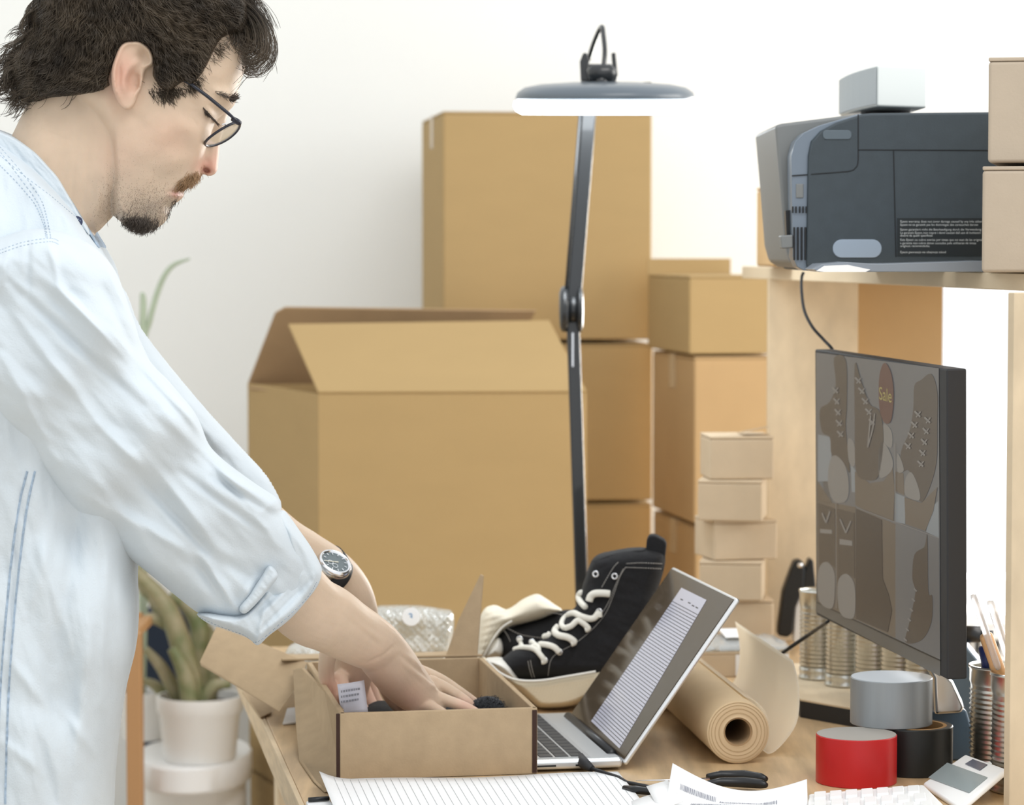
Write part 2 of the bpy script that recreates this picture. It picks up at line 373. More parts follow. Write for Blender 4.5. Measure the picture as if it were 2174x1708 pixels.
# ------------------------------------------------------------------ boxes on shelf right and left
carton('cardboard_box', 'beige carton on the shelf at the right edge, upper of two', 2097, 2330, 122, 347, 3.02, -13, .2, m='card_grey', tape=False, z0=ZS + .1175)
carton('cardboard_box', 'beige carton on the shelf at the right edge, lower of two', 2084, 2340, 353, 577, 3.0, -12, .22, m='card_grey', tape=False, z0=ZS + .001)
carton('cardboard_box', 'small brown carton on the shelf behind the printer', 1637, 1790, 395, 561, 4.0, 5, .12, m='card_warm', tape=False, z0=ZS + .001)

# ------------------------------------------------------------------ printer
def zz(p, z): return A(p[0], p[1], z)
pr_d = 3.28
pm = mat('printer_grey', (0.046, 0.062, 0.075), 0.55, var=(60, .12), bump=(400, .12)); pl_ = mat('printer_bezel', (0.16, 0.20, 0.25), 0.3, coat=.2); pg = mat('printer_front', (0.19, 0.20, 0.20), 0.45)
prt = thing('printer', 'dark grey inkjet printer on the shelf, seen from behind its side', 'printer', (W(1920, 575, pr_d) * A(1, 1, 0) + A(0, .15, ZS + .001)))
def prof(pts, d): return [zz(p, max(p[2], ZS + .0005)) for p in [W(x, y, d) for x, y in pts]]
side = [(1716, 578), (1712, 560), (1716, 330), (1722, 300), (1742, 278), (1775, 260), (1830, 242), (1850, 240), (2260, 236), (2260, 582), (1730, 580)]
mb = MB(); mb.prism(prof(side, pr_d), A(0, .30, 0)); obj('body', mb, pm, prt, bevel=.003)
bez = [(1683, 545), (1680, 330), (1688, 300), (1706, 282), (1740, 266), (1826, 241), (1832, 244), (1778, 262), (1744, 281), (1725, 302), (1719, 330), (1716, 500), (1720, 578), (1706, 574), (1692, 566)]
mb = MB(); mb.prism(prof(bez, pr_d + .006), A(0, .05, 0)); obj('bezel', mb, pl_, prt, bevel=.003, seg=3)
frn = [(1645, 266), (1660, 262), (1835, 240), (1835, 300), (1735, 575), (1695, 568), (1676, 556), (1666, 520), (1655, 380)]
mb = MB(); mb.prism(prof(frn, pr_d + .058), A(0.0, .27, 0)); obj('front_panel', mb, pg, prt, bevel=.004)
mb = MB()
for x in (1686, 1694, 1702, 1710): mb.tube([W(x, 482, pr_d + .004), W(x, 552, pr_d + .004)], .0012, 6)
for x in (1683, 1690, 1698, 1705, 1712): mb.tube([W(x, 438, pr_d + .004), W(x, 452, pr_d + .004)], .001, 6)
obj('vent_slots', mb, M['black'], prt)
mb = MB(); mb.prism(prof([(1668, 447), (1682, 445), (1684, 498), (1670, 500)], pr_d + .03), A(0, .02, 0)); obj('paper_slot', mb, M['black'], prt)
mb = MB(); mb.prism(prof([(1657, 500), (1684, 498), (1684, 526), (1660, 528)], pr_d + .004), A(0, .03, 0)); obj('latch', mb, pg, prt, bevel=.002)
mb = MB(); mb.prism(prof([(1690, 390), (1706, 390), (1706, 420), (1690, 420)], pr_d + .0045), A(0, .002, 0)); obj('badge', mb, pg, prt, bevel=.001)
def rr(x0, y0, x1, y1, r, n=6):
    pts = []
    for (cx, cy, a0) in ((x1 - r, y0 + r, -90), (x1 - r, y1 - r, 0), (x0 + r, y1 - r, 90), (x0 + r, y0 + r, 180)):
        for i in range(n + 1): a = math.radians(a0 + 90 * i / n); pts.append((cx + r * math.cos(a), cy + r * math.sin(a)))
    return pts
mb = MB(); mb.prism(prof(rr(1768, 508, 1872, 547, 19), pr_d - .0012), A(0, .003, 0)); obj('side_button', mb, mat('blue_grey_plastic', (.30, .37, .46), .4), prt, bevel=.0008)
mb = MB(); mb.prism(prof(rr(1747, 276, 1808, 296, 8), pr_d - .001), A(0, .003, 0)); obj('recessed_grip', mb, mat('printer_grip', (.10, .13, .155), .4), prt, bevel=.0008)
mb = MB()
def seam(pts, d, r=.0007): mb.tube([W(x, y, d) for x, y in pts], r, 6)
seam([(1722, 370), (1800, 364), (1812, 361), (1820, 352), (1822, 340), (1822, 243)], pr_d)
seam([(1822, 318), (2250, 320)], pr_d); seam([(1897, 320), (1902, 545)], pr_d)
seam([(1681, 373), (1722, 370)], pr_d + .005)
obj('panel_seams', mb, M['black'], prt)
mb = MB(); mb.prism(prof([(1905, 463), (2250, 463), (2250, 543), (1905, 543)], pr_d - .001), A(0, .0015, 0)); lab_ = obj('warning_label', mb, mat('label_black', (.012, .018, .022), .5), prt)
def text(body, o, ex, ey, size, m, parent, name='printed_text', align='LEFT', th=0.0003, sx=1.0):
    c = bpy.data.curves.new(name, 'FONT'); c.body = body; c.size = 1; c.align_x = align; c.extrude = 0
    ob = bpy.data.objects.new('t', c); COL.objects.link(ob)
    dg = bpy.context.evaluated_depsgraph_get(); me = bpy.data.meshes.new_from_object(ob.evaluated_get(dg))
    v = np.array([tuple(p.co) for p in me.vertices]) if len(me.vertices) else np.zeros((0, 3)); f = [tuple(p.vertices) for p in me.polygons]
    bpy.data.objects.remove(ob); bpy.data.curves.remove(c); bpy.data.meshes.remove(me)
    w = np.asarray(o, float) + v[:, :1] * size * sx * np.asarray(ex, float) + v[:, 1:2] * size * np.asarray(ey, float)
    return meshobj(name, w, f, m, parent)
wm = mat('label_white_ink', (.55, .58, .58), .7)
L_ = ['Epson warranty does not cover damage caused by any inks other than those specified', 'Epson ne se garantit pas les dommages des cartouches tierces',
      'Epson garantiert nicht die Beschaedigung durch die Verwendung fremder Tinten', 'La garanzia Epson non copre i danni causati dall uso di inchiostri', 'diversi da quelli specificati',
      'Esta Epson no cubre averias por tintas que no sean de las originales', 'a garantia nao cobre danos causados pela utilizacao de tintas', 'originais recomendadas', 'Epson gwarancja nie obejmuje szkod']
for i, (s_, y) in enumerate(zip(L_, (472, 479, 489, 496, 502, 511, 518, 524, 537))):
    text(s_, W(1911, y, pr_d - .0013), A(1, 0, 0), UZ, .0036, wm, lab_, sx=1.0)
# papers under the printer on the shelf edge
mb = MB(); mb.prism(prof([(1728, 572), (1745, 560), (1800, 556), (1860, 560), (2090, 553), (2090, 580), (1850, 583), (1740, 579)], 3.14), A(0, .10, 0))
mag = obj('document_sleeve', mb, mat('grey_sleeve', (.23, .26, .30), .3), None, bevel=.001); tag(mag, 'grey plastic document sleeve lying on the shelf under the printer', 'folder')
mb = MB(); mb.prism(prof([(1733, 575), (1750, 564), (1800, 562), (1848, 572), (1838, 580), (1750, 579)], 3.138), A(0, .003, 0)); obj('white_sheets', mb, M['paper'], mag)

# white gadget
gd = thing('desk_speaker', 'small white speaker with grey curved front on top of the printer', 'speaker', W(1875, 238, 3.4))
zt = W(1862, 137, 3.36)[2]; zb = W(1862, 226, 3.36)[2]
c1 = W(1862, 200, 3.36); c2 = W(1968, 200, 3.40); 
def zz(p, z): return A(p[0], p[1], z)
arcp = [zz(c1, 0)]
for i in range(1, 7): 
    s_ = i / 6; q = lerp(c1, W(1783, 200, 3.62), s_) + A(-.006, 0, 0) * math.sin(math.pi * s_); arcp.append(zz(q, 0))
mb = MB(); mb.prism([p * A(1, 1, 0) + UZ * zb for p in (arcp + [zz(W(1905, 200, 3.64), 0), zz(c2, 0)])], UZ * (zt - zb)); obj('housing', mb, mat('speaker_white', (.70, .74, .73), .4), gd, bevel=.003)
mb = MB()
gp = np.array([[p * A(1, 1, 0) + A(-.001, -.001, 0) + UZ * z for z in (zb + .003, zt - .003)] for p in arcp]); mb.grid(gp, .0004); obj('grille', mb, mat('speaker_grille', (.40, .44, .46), .6), gd)
zsup = W(1862, 238, 3.36)[2]
mb = MB(); cc = zz(W(1880, 200, 3.5), ZS + .001 + .0)
mb.lathe(zz(W(1880, 200, 3.48), W(1880, 240, 3.48)[2] - .012), UZ, [(.033, 0), (.03, .014)], 24); 
mb.v = [(x, y, min(z, zb)) for x, y, z in mb.v]; obj('foot', mb, M['black_matte'], gd)
# ------------------------------------------------------------------ monitor
MC = dict(tl=W(1730, 741, 3.49), tr=W(2010, 783, 2.98), bl=W(1737, 1310, 3.49), br=W(2006, 1436, 2.98))
mu = (MC['tr'] - MC['tl']); mv = ((MC['bl'] - MC['tl']) + (MC['br'] - MC['tr'])) / 2; MO = MC['tl']
mnr = nz(np.cross(mv, mu));
if mnr[0] > 0: mnr = -mnr
def onplane(px, py, O, n):
    c = A(0, 0, ZC); dr = W(px, py, 1.0) - c; return c + dr * np.dot(np.asarray(O) - c, n) / np.dot(dr, n)
mon = thing('monitor', 'flat black computer monitor showing a sneaker sale page', 'monitor', zz(MO + mu * .5, TZ))
mb = MB(); mb.box(MO, mu, mv, -mnr * .022); obj('housing', mb, M['black_matte'], mon, bevel=.002)
scr = mat('screen_glass', (0.07, 0.063, 0.056), 0.22, emis=((.10, .098, .09), .3), spec=.5)
def emat(n, c, e=1.0): return mat(n, tuple(x * .30 for x in c), 0.3, emis=(c, e * .42), spec=.35)
sc_grey = emat('screen_grey', (.135, .135, .135)); sc_brown = emat('screen_brown', (.078, .064, .052)); sc_pale = emat('screen_pale', (.205, .195, .18))
sc_tan = emat('screen_tan', (.13, .105, .08)); sc_red = emat('screen_red', (.10, .045, .035)); sc_yel = emat('screen_yellow', (.34, .30, .10)); sc_blue = emat('screen_bluegrey', (.22, .24, .25)); sc_dark = emat('screen_dark', (.052, .042, .036))
def Q(x, y, lift=.0006): return onplane(x, y, MO + mnr * lift, mnr)
Z5 = lambda pts: [(1720 + x / 2.371, 730 + y / 2.371) for x, y in pts]
def spoly(pts, m, name, lift, parent=mon, z=True):
    mb = MB(); P = [Q(x, y, lift) for x, y in (Z5(pts) if z else pts)]; mb.prism(P, mnr * .00015); return obj(name, mb, m, parent)
disp = spoly([(30, 42), (648, 122), (655, 1592), (35, 1296)], sc_grey, 'screen', .0004)
def smo(pts, n=6):
    P = np.array(pts, float); N = len(P); out = []
    for i in range(N):
        p0, p1, p2, p3 = P[i - 1], P[i], P[(i + 1) % N], P[(i + 2) % N]
        for k in range(n):
            t = k / n; out.append(.5 * ((2 * p1) + (-p0 + p2) * t + (2 * p0 - 5 * p1 + 4 * p2 - p3) * t * t + (-p0 + 3 * p1 - 3 * p2 + p3) * t ** 3))
    return [tuple(p) for p in out]
pict = [  # polygon, material, lift step, smooth
 ([(40, 455), (110, 470), (105, 790), (40, 690)], sc_blue, 1, 0), ([(205, 600), (230, 640), (228, 745), (210, 745)], sc_blue, 1, 0),
 ([(430, 750), (480, 770), (478, 905), (430, 895)], sc_blue, 1, 0), ([(600, 830), (645, 790), (648, 975), (585, 945)], sc_blue, 1, 0),
 ([(35, 690), (90, 690), (110, 800), (35, 790)], sc_tan, 1, 0),
 ([(35, 785), (230, 820), (232, 1390), (38, 1296)], sc_tan, 1, 0),
 ([(430, 905), (648, 978), (655, 1590), (430, 1480)], sc_grey, 1, 0),
 ([(232, 825), (430, 905), (430, 1480), (232, 1385)], sc_tan, 1, 0),
 # shoe 1
 ([(120, 70), (180, 80), (185, 300), (180, 430), (200, 640), (170, 600), (110, 560), (100, 470), (60, 440), (50, 330), (100, 290), (130, 200)], sc_brown, 2, 1),
 ([(130, 560), (180, 620), (195, 720), (180, 790), (120, 790), (90, 700), (100, 590)], sc_pale, 3, 1),
 # shoe 2
 ([(225, 640), (300, 700), (370, 690), (415, 620), (425, 720), (420, 890), (300, 850), (228, 810)], sc_tan, 2, 0),
 ([(225, 100), (255, 180), (300, 300), (350, 340), (370, 480), (345, 660), (290, 685), (232, 640), (225, 400)], sc_brown, 3, 1),
 ([(360, 490), (395, 530), (418, 600), (400, 650), (350, 670), (345, 560)], sc_pale, 3, 1),
 ([(370, 400), (410, 440), (410, 520), (370, 490)], sc_pale, 2, 1), ([(190, 480), (222, 500), (225, 610), (195, 590)], sc_pale, 2, 1),
 # oval
 ([(378, 95), (408, 150), (420, 260), (408, 380), (378, 398), (352, 340), (345, 220), (355, 130)], sc_red, 4, 1),
 # shoe 3
 ([(525, 210), (560, 180), (610, 150), (640, 240), (640, 400), (635, 600), (590, 750), (550, 790), (500, 640), (460, 640), (458, 540), (500, 440), (520, 320)], sc_brown, 2, 1),
 ([(440, 550), (465, 600), (470, 640), (440, 640)], sc_pale, 3, 1), ([(510, 645), (545, 720), (550, 785), (480, 760), (480, 680)], sc_pale, 3, 1),
 ([(475, 770), (560, 800), (640, 720), (620, 840), (580, 940), (480, 905)], sc_tan, 3, 0), ([(430, 640), (470, 650), (475, 760), (430, 740)], sc_tan, 1, 0),
 # lower row
 ([(40, 800), (125, 830), (130, 1130), (90, 1090), (45, 1130)], sc_brown, 3, 0), ([(140, 830), (222, 850), (225, 1180), (180, 1150), (142, 1190)], sc_brown, 3, 0),
 ([(50, 930), (110, 935), (110, 955), (50, 950)], sc_pale, 4, 0), ([(148, 980), (212, 990), (212, 1015), (148, 1008)], sc_pale, 4, 0),
 ([(80, 1095), (120, 1140), (125, 1230), (110, 1330), (45, 1290), (42, 1140)], sc_pale, 4, 1), ([(180, 1155), (220, 1200), (228, 1300), (215, 1380), (150, 1350), (140, 1200)], sc_pale, 4, 1),
 ([(232, 830), (360, 885), (365, 1180), (395, 1260), (412, 1340), (390, 1450), (232, 1382)], sc_dark, 3, 0),
 ([(590, 965), (595, 1240), (615, 1270), (610, 1400), (560, 1490), (480, 1500), (500, 1400), (530, 1250), (515, 1180), (525, 1060), (575, 1020)], sc_brown, 3, 1),
]
for (p_, m_, l_, s_) in pict: spoly(smo(p_, 4) if s_ else p_, m_, 'picture_shape', .0004 + l_ * .00022, disp)
random.seed(4)
def lace(pts, w=9, lift=.0016):
    P = [np.array(p, float) for p in pts]
    for a, b in zip(P, P[1:]):
        d_ = (b - a) / np.linalg.norm(b - a); n_ = np.array([-d_[1], d_[0]]) * w / 2; spoly([tuple(a - n_), tuple(b - n_), tuple(b + n_), tuple(a + n_)], sc_pale, 'picture_lace', lift, disp)
for (x0, y0, x1, y1, n_) in ((125, 230, 150, 450, 5), (240, 180, 310, 390, 5), (590, 380, 555, 600, 5), (540, 350, 490, 510, 4), (525, 1230, 475, 1480, 6)):
    for i in range(n_):
        t_ = i / (n_ - 1); x = x0 + (x1 - x0) * t_; y = y0 + (y1 - y0) * t_
        if n_ == 6: lace([(x - 3, y), (x + 12, y + 14)], 7)
        else: lace([(x - 14, y - 12), (x + 14, y + 16)]); lace([(x + 16, y - 10), (x - 6, y + 18)], 6)
lace([(305, 360), (290, 520), (315, 430), (325, 350)], 6, .0018); lace([(60, 850), (80, 900), (100, 840)], 7, .0018); lace([(150, 880), (180, 950), (205, 890)], 7, .0018)
lace([(232, 822), (648, 976)], 2.5, .0019); lace([(425, 500), (428, 900)], 2.5, .0019); lace([(130, 800), (132, 1330)], 2.5, .0019)
ex = nz(Q(1895, 840) - Q(1865, 832)); ey = -nz(mv)
text('Sale', Q(1866, 847, .0017), ex, ey, .021, sc_yel, disp, name='sale_lettering', sx=1.5)
spoly([(30, 1298), (655, 1594), (655, 1672), (30, 1348)], mat('bezel_grey', (.12, .115, .105), .4), 'lower_bezel', .0004)
spoly([(30, 1294), (655, 1588), (655, 1596), (30, 1300)], M['black'], 'bezel_line', .0007)
# stand
mb = MB(); mb.prism([W(x, y, 3.14) for x, y in ((1960, 1400), (1992, 1400), (2012, 1434), (2024, 1446), (2049, 1500), (2042, 1514), (1985, 1518), (1982, 1440))], A(0, .03, 0)); obj('stand_neck', mb, M['chrome'], mon, bevel=.004)
mb = MB(); mb.prism([zz(p, max(p[2], TZ)) for p in [W(x, y, 3.16) for x, y in ((1975, 1512), (2052, 1506), (2068, 1560), (2070, 1640), (1975, 1640))]], A(.0, .06, 0)); obj('stand_base', mb, mat('stand_blue', (.10, .155, .22), .45), mon, bevel=.003)
# blue plastic stand
bl_m = mat('slate_blue_plastic', (.10, .155, .22), .45, var=(20, .12))
mb = MB(); P = [W(x, y, 3.32) for x, y in ((2018, 1338), (2032, 1348), (2080, 1405), (2084, 1560), (1960, 1560), (1965, 1480))]; mb.prism(P, A(.008, .05, 0)); o = obj('file_holder', mb, bl_m, None, bevel=.003)
zmin = min(p[2] for p in P)
tag(o, 'slate blue sloping file holder behind the monitor edge', 'file holder')
mb = MB(); mb.tube([W(2028, 1346, 3.36), W(2050, 1345, 3.36), W(2080, 1345, 3.36)], .0105, 16); mb.tube([W(2044, 1345, 3.36), W(2047, 1345, 3.36)], .0115, 16); mb.tube([W(2080, 1345, 3.36), W(2108, 1346, 3.36)], .005, 10)
mb2 = mb; o = obj('torch', mb, M['black'], None, smooth=True); tag(o, 'short black ribbed torch barrel lying behind the pen cans', 'torch')

# riser under the cans
P1 = T(1699, 1522, TZ); P2 = T(1836, 1547, TZ)
RP = [P1, P2, P2 + U * .36 + V * .17, P1 + U * .30 + V * .05]
ris = thing('riser_board', 'low wooden riser board with black front edge under the tin cans', 'board', P1)
mb = MB(); mb.prism([zz(p, TZ) for p in RP], UZ * .0205); obj('base', mb, M['black_matte'], ris)
mb = MB(); mb.prism([zz(p, TZ + .0205) for p in RP], UZ * .002); obj('top', mb, M['wood_pale'], ris)
def can(name, label, px, d, z0, r, h, group=None, m='tin'):
    X = (px - CX) / F * d; c = A(X, d, z0)
    th = thing(name, label, 'can', c, group)
    pr = [(r * .96, 0), (r * 1.02, .001), (r * 1.02, .003), (r * .97, .005)]
    z = .012
    pr.append((r, .010))
    nr = int((h - .034) / .0055)
    for i in range(nr): pr += [(r, .014 + i * .0055), (r * .925, .0167 + i * .0055)]
    pr += [(r, h - .018), (r, h - .004), (r * 1.03, h - .003), (r * 1.03, h), (r * .97, h), (r * .96, h - .003), (r * .95, .004), (0.0, .004)]
    mb = MB(); mb.lathe(c, UZ, pr, 40); obj('can_body', mb, M[m], th, smooth=True)
    return th, c
cl = ['ribbed tin can at the far left end of the row under the monitor', 'ribbed tin can second from the left under the monitor', 'ribbed tin can in the middle of the row under the monitor', 'ribbed tin can second from the right behind the grey tape', 'ribbed tin can nearest the monitor stand in the row']
for i, (px, d) in enumerate(((1746, 3.63), (1802, 3.57), (1866, 3.505), (1922, 3.45), (1975, 3.385))):
    can('tin_can', cl[i], px, d, TZ + .0226, .0275, .115, group='ribbed tin cans in a row under the monitor')
fth, fc = can('pen_can', 'ribbed tin can holding pens, left of the two by the side panel', 2137, 3.10, TZ, .037, .118)
gth, gc = can('pen_can', 'ribbed tin can in front, half hidden by the side panel', 2186, 2.985, TZ, .037, .127)
def stick(name, label, cat, a, b, r, m, k=10, flat=1.0):
    mb = MB(); mb.tube([a, lerp(a, b, .05), lerp(a, b, .95), b], [r * .7, r, r, r * .8], k, flat=flat); o = obj(name, mb, M[m] if isinstance(m, str) else m, None, smooth=True); return tag(o, label, cat)
clr = mat('clear_plastic', (.85, .84, .86), .12, trans=.5, alpha=.75); org = mat('orange_wood', (.72, .42, .2), .5)
stick('craft_knife', 'orange-brown wooden handle standing in the rear pen can', 'tool', W(2128, 1445, 3.0), W(2092, 1345, 3.0), .0075, org)
stick('mechanical_pencil', 'clear plastic mechanical pencil leaning out of the pen can', 'pencil', W(2120, 1420, 2.99), W(2066, 1262, 2.99), .0038, clr)
stick('pen', 'white ballpoint leaning right out of the front pen can', 'pen', W(2150, 1425, 2.98), W(2102, 1275, 2.98), .0045, clr)
stick('marker', 'dark blue marker with a yellow stripe in the rear pen can', 'pen', W(2102, 1440, 3.09), W(2090, 1370, 3.09), .007, mat('navy', (.02, .035, .16), .35))
stick('pencil', 'yellow pencil beside the blue marker in the rear pen can', 'pencil', W(2110, 1440, 3.075), W(2098, 1358, 3.075), .003, mat('pencil_yellow', (.7, .6, .12), .5))

# ------------------------------------------------------------------ tape rolls
def tape(name, label, px, py_bot, z0, r, h, m, rin=.038, d=None, top=None):
    d = (ZC - z0) * F / (py_bot - 530) + r if d is None else d
    c = A((px - CX) / F * d, d, z0); th = thing(name, label, 'tape', c)
    mb = MB(); mb.lathe(c, UZ, [(rin + .004, 0), (r - .0008, 0), (r, .0008), (r, h - .0008), (r - .0008, h), (rin + .004, h)], 64, closed=True); obj('tape_winding', mb, m, th, smooth=False, angle=40)
    mb = MB(); mb.lathe(c, UZ, [(rin, 0), (rin + .004, 0), (rin + .004, h), (rin, h)], 48, closed=True); obj('core', mb, mat('tape_core', (.6, .36, .16), .8), th, angle=40)
    if top: mb = MB(); mb.lathe(c + UZ * h, UZ, [(r - .001, 0), (r - .001, .0004), (0, .0004)], 64); obj('paper_label', mb, top, th)
    return c
red = mat('red_tape', (.50, .012, .014), .35, var=(30, .1), spec=.5); blk = mat('black_tape', (.012, .014, .014), .4); gry = mat('silver_duct_tape', (.29, .315, .335), .38, metal=.3, var=(60, .12), stretch=(1, 1, .1))
rc = tape('tape_roll', 'roll of red tape standing on the desk behind the calculator', 1824, 1683, TZ, .0437, .052, red, rin=.033, top=mat('label_grey', (.36, .34, .31), .6))
kc = tape('tape_roll', 'roll of black tape beside the red roll', 1945, 1660, TZ, .0437, .052, blk, rin=.033)
tape('tape_roll', 'roll of silver grey duct tape lying on the red and black rolls', 1898, 1561, TZ + .0523, .0452, .0515, gry, rin=.034, d=3.105, top=mat('label_silver', (.62, .66, .70), .5))

# ------------------------------------------------------------------ kraft roll
rr_ = .0355
ce = W(1567, 1561, 3.14); ce[2] = TZ + rr_ + .0005
cb = W(1415, 1425, 3.0); dirk = nz(A(-.36, .93, 0)); 
# direction so the far end projects up-left
far_d = 3.56; fx = (1432 - CX) / F * far_d; fe = A(fx, far_d, TZ + rr_)
ax = nz(fe - ce); ax[2] = 0; ax = nz(ax); Lk = np.linalg.norm(fe - ce)
kr = thing('kraft_paper_roll', 'roll of kraft wrapping paper with an unrolled curling end', 'paper roll', zz(ce, TZ))
mb = MB(); mb.lathe(ce, ax, [(.0165, 0), (.0195, .0008), (.026, .0002), (rr_ - .001, 0), (rr_, .001), (rr_, Lk), (.0165, Lk)], 72, closed=True); obj('paper_winding', mb, M['kraft'], kr, angle=50)
mb = MB()
for r_ in (.0215, .026, .030, .033): mb.lathe(ce - ax * .0003, ax, [(r_, 0), (r_ + .0003, -.0002), (r_ + .0006, 0), (r_ + .0003, .0004)], 64, closed=True)
obj('layer_lines', mb, mat('kraft_line', (.5, .36, .2), .8), kr)
mb = MB(); mb.lathe(ce + ax * .002, ax, [(.0145, 0), (.0168, 0), (.0168, Lk - .004), (.0145, Lk - .004)], 48, closed=True); obj('core', mb, M['card_in'], kr, angle=50)
# unrolled sheet: leaves roll near top right, sweeps right and curls up
side_ = nz(np.cross(ax, UZ));  side_ = side_ if side_[0] > 0 else -side_
ang0 = math.radians(70); prof2 = []
def catmull0(pts, n):
    P = np.array(pts, float); N = len(P); out = []
    for i in range(N - 1):
        p0, p1, p2, p3 = P[max(i - 1, 0)], P[i], P[i + 1], P[min(i + 2, N - 1)]
        for k in range(n):
            t = k / n; out.append(.5 * ((2 * p1) + (-p0 + p2) * t + (2 * p0 - 5 * p1 + 4 * p2 - p3) * t * t + (-p0 + 3 * p1 - 3 * p2 + p3) * t ** 3))
    return out + [P[-1]]
for i in range(8): a_ = ang0 - math.radians(i * 9); prof2.append(side_ * math.cos(a_) * (rr_ + .002 + i * .0006) + UZ * math.sin(a_) * (rr_ + .002 + i * .0006))
p = prof2[-1]
EXT = [tuple(q) for q in catmull0([(-.008, -.026), (.000, -.034), (.010, -.033), (.024, -.022), (.038, -.004), (.043, .018), (.043, .042), (.038, .066)], 3)]
for (s_, z_) in EXT: prof2.append(side_ * (rr_ + .006 + s_) + UZ * (z_ + .002))
P = []
n_ = 26
for i in range(n_):
    t_ = i / (n_ - 1); row = []
    for k, q in enumerate(prof2):
        f_ = min(1, max(0, (k - 7)) / 22); along = ax * ((.03 + .05 * f_) + (Lk - .05 - .03 * f_) * t_)
        row.append(ce + along + q + A(0, 0, .0))
    P.append(row)
P = np.array(P); P[..., 2] = np.maximum(P[..., 2], TZ + .0008)
mb = MB(); mb.grid(P, .0005); o = obj('loose_sheet', mb, M['kraft_lit'], kr, smooth=True)

# ------------------------------------------------------------------ laptop
ln = T(1322, 1612, TZ + .012); lf_dir = nz(A(-.17, .985, 0)); LW = .315; lv = A(lf_dir[1], -lf_dir[0], 0)
lap = thing('laptop', 'open silver laptop with a document on its dark screen', 'laptop', zz(ln, TZ))
mb = MB(); o0 = zz(ln, TZ + .003); mb.box(o0, -lv * .225, lf_dir * LW, UZ * .011); obj('base', mb, M['alu'], lap, bevel=.004, seg=3)
km = mat('key_black', (.02, .02, .022), .45)
zk = TZ + .0142
keys = MB()
for r_ in range(6):
    for c_ in range(14):
        q = zz(ln, zk) - lv * (.040 + r_ * .0178) + lf_dir * (.016 + c_ * .0203); keys.box(q, -lv * .0148, lf_dir * .0172, UZ * .0012)
kb = obj('keyboard', keys, km, lap, bevel=.0005); 
mb = MB(); mb.box(zz(ln, zk) - lv * .034 + lf_dir * .011, -lv * .117, lf_dir * .29, UZ * .0003); obj('key_deck', mb, mat('deck_silver', (.55, .56, .57), .35, metal=.6), lap)
mb = MB(); mb.box(zz(ln, zk) - lv * .162 + lf_dir * .10, -lv * .058, lf_dir * .10, UZ * .0003); obj('trackpad', mb, M['alu'], lap)
mb = MB(); mb.tube([zz(ln, TZ + .013) - lv * .006 + lf_dir * .03, zz(ln, TZ + .013) - lv * .006 + lf_dir * (LW - .03)], .006, 14); obj('hinge', mb, M['black'], lap, smooth=True)
mb = MB(); mb.box(zz(ln, TZ + .0065) - lv * .035 - lf_dir * .0004, -lv * .018, lf_dir * .002, UZ * .002); mb.box(zz(ln, TZ + .0065) - lv * .075 - lf_dir * .0004, -lv * .04, lf_dir * .002, UZ * .002); mb.box(zz(ln, TZ + .006) - lv * .15 - lf_dir * .0004, -lv * .045, lf_dir * .002, UZ * .002); obj('side_ports', mb, M['black'], lap)
sb0 = zz(ln, TZ + .008) - lf_dir * .0
top_n = onplane(1564, 1268, sb0, lf_dir); su_ = top_n - sb0; su_ = su_ - lf_dir * np.dot(su_, lf_dir); print('lap screen h', np.linalg.norm(su_), math.degrees(math.atan2(su_[2], np.dot(su_, lv))))
ln_ = nz(np.cross(lf_dir, su_)); ln_ = ln_ if ln_[0] < 0 else -ln_
mb = MB(); mb.box(sb0, lf_dir * LW, su_, -ln_ * .006); obj('lid', mb, M['alu'], lap, bevel=.0028, seg=3)
gl = mat('glossy_bezel', (.080, .060, .040), .12, spec=.16)
mb = MB(); mb.box(sb0 + lf_dir * .004 + su_ * .02 + ln_ * .0002, lf_dir * (LW - .008), su_ * .965, ln_ * .0006); gb_ = obj('display', mb, gl, lap)
def LQ(a, b): return sb0 + lf_dir * a + su_ * b + ln_ * .0010
docm = mat('document_page', (.17, .17, .19), .12, emis=((.33, .335, .40), .75), spec=.5)
Lp = lambda x, y: onplane(x, y, sb0 + ln_ * .001, ln_)
dc = [Lp(1447, 1247), Lp(1500, 1273), Lp(1315, 1588), Lp(1255, 1530)]
mb = MB(); mb.prism(dc, ln_ * .0002); pg_ = obj('page', mb, docm, gb_)
mb = MB(); lm = mat('page_lines', (.05, .05, .06), .3)
for i in range(46):
    t_ = .10 + i * .0195; a = lerp(dc[0], dc[3], t_) + ln_ * .0003; b = lerp(dc[1], dc[2], t_) + ln_ * .0003; dn = nz(dc[3] - dc[0]) * .0009
    mb.prism([a, b, b + dn, a + dn], ln_ * .0001)
for (x, y) in ((1446, 1270), (1462, 1277), (1470, 1283), (1478, 1287)):
    a = Lp(x, y) + ln_ * .0003; mb.prism([a, a + lf_dir * -.012, a + lf_dir * -.012 + nz(su_) * -.0015, a + nz(su_) * -.0015], ln_ * .0001)
obj('page_lines', mb, lm, pg_)
# usb plug + cable
mb = MB(); q = T(1232, 1618, TZ + .010); 
mb.tube([q + A(.0, .03, 0), q + A(0.004, -.004, 0), q + A(.012, -.02, -.003)], [.006, .0065, .004], 12); mb.tube([q + A(.012, -.02, -.003), q + A(.04, -.055, -.006), T(1330, 1660, TZ + .003), T(1390, 1672, TZ + .002)], .0022, 8)
o = obj('usb_cable', mb, M['black_matte'], None, smooth=True); tag(o, 'black cable plugged into the near side of the laptop', 'cable')
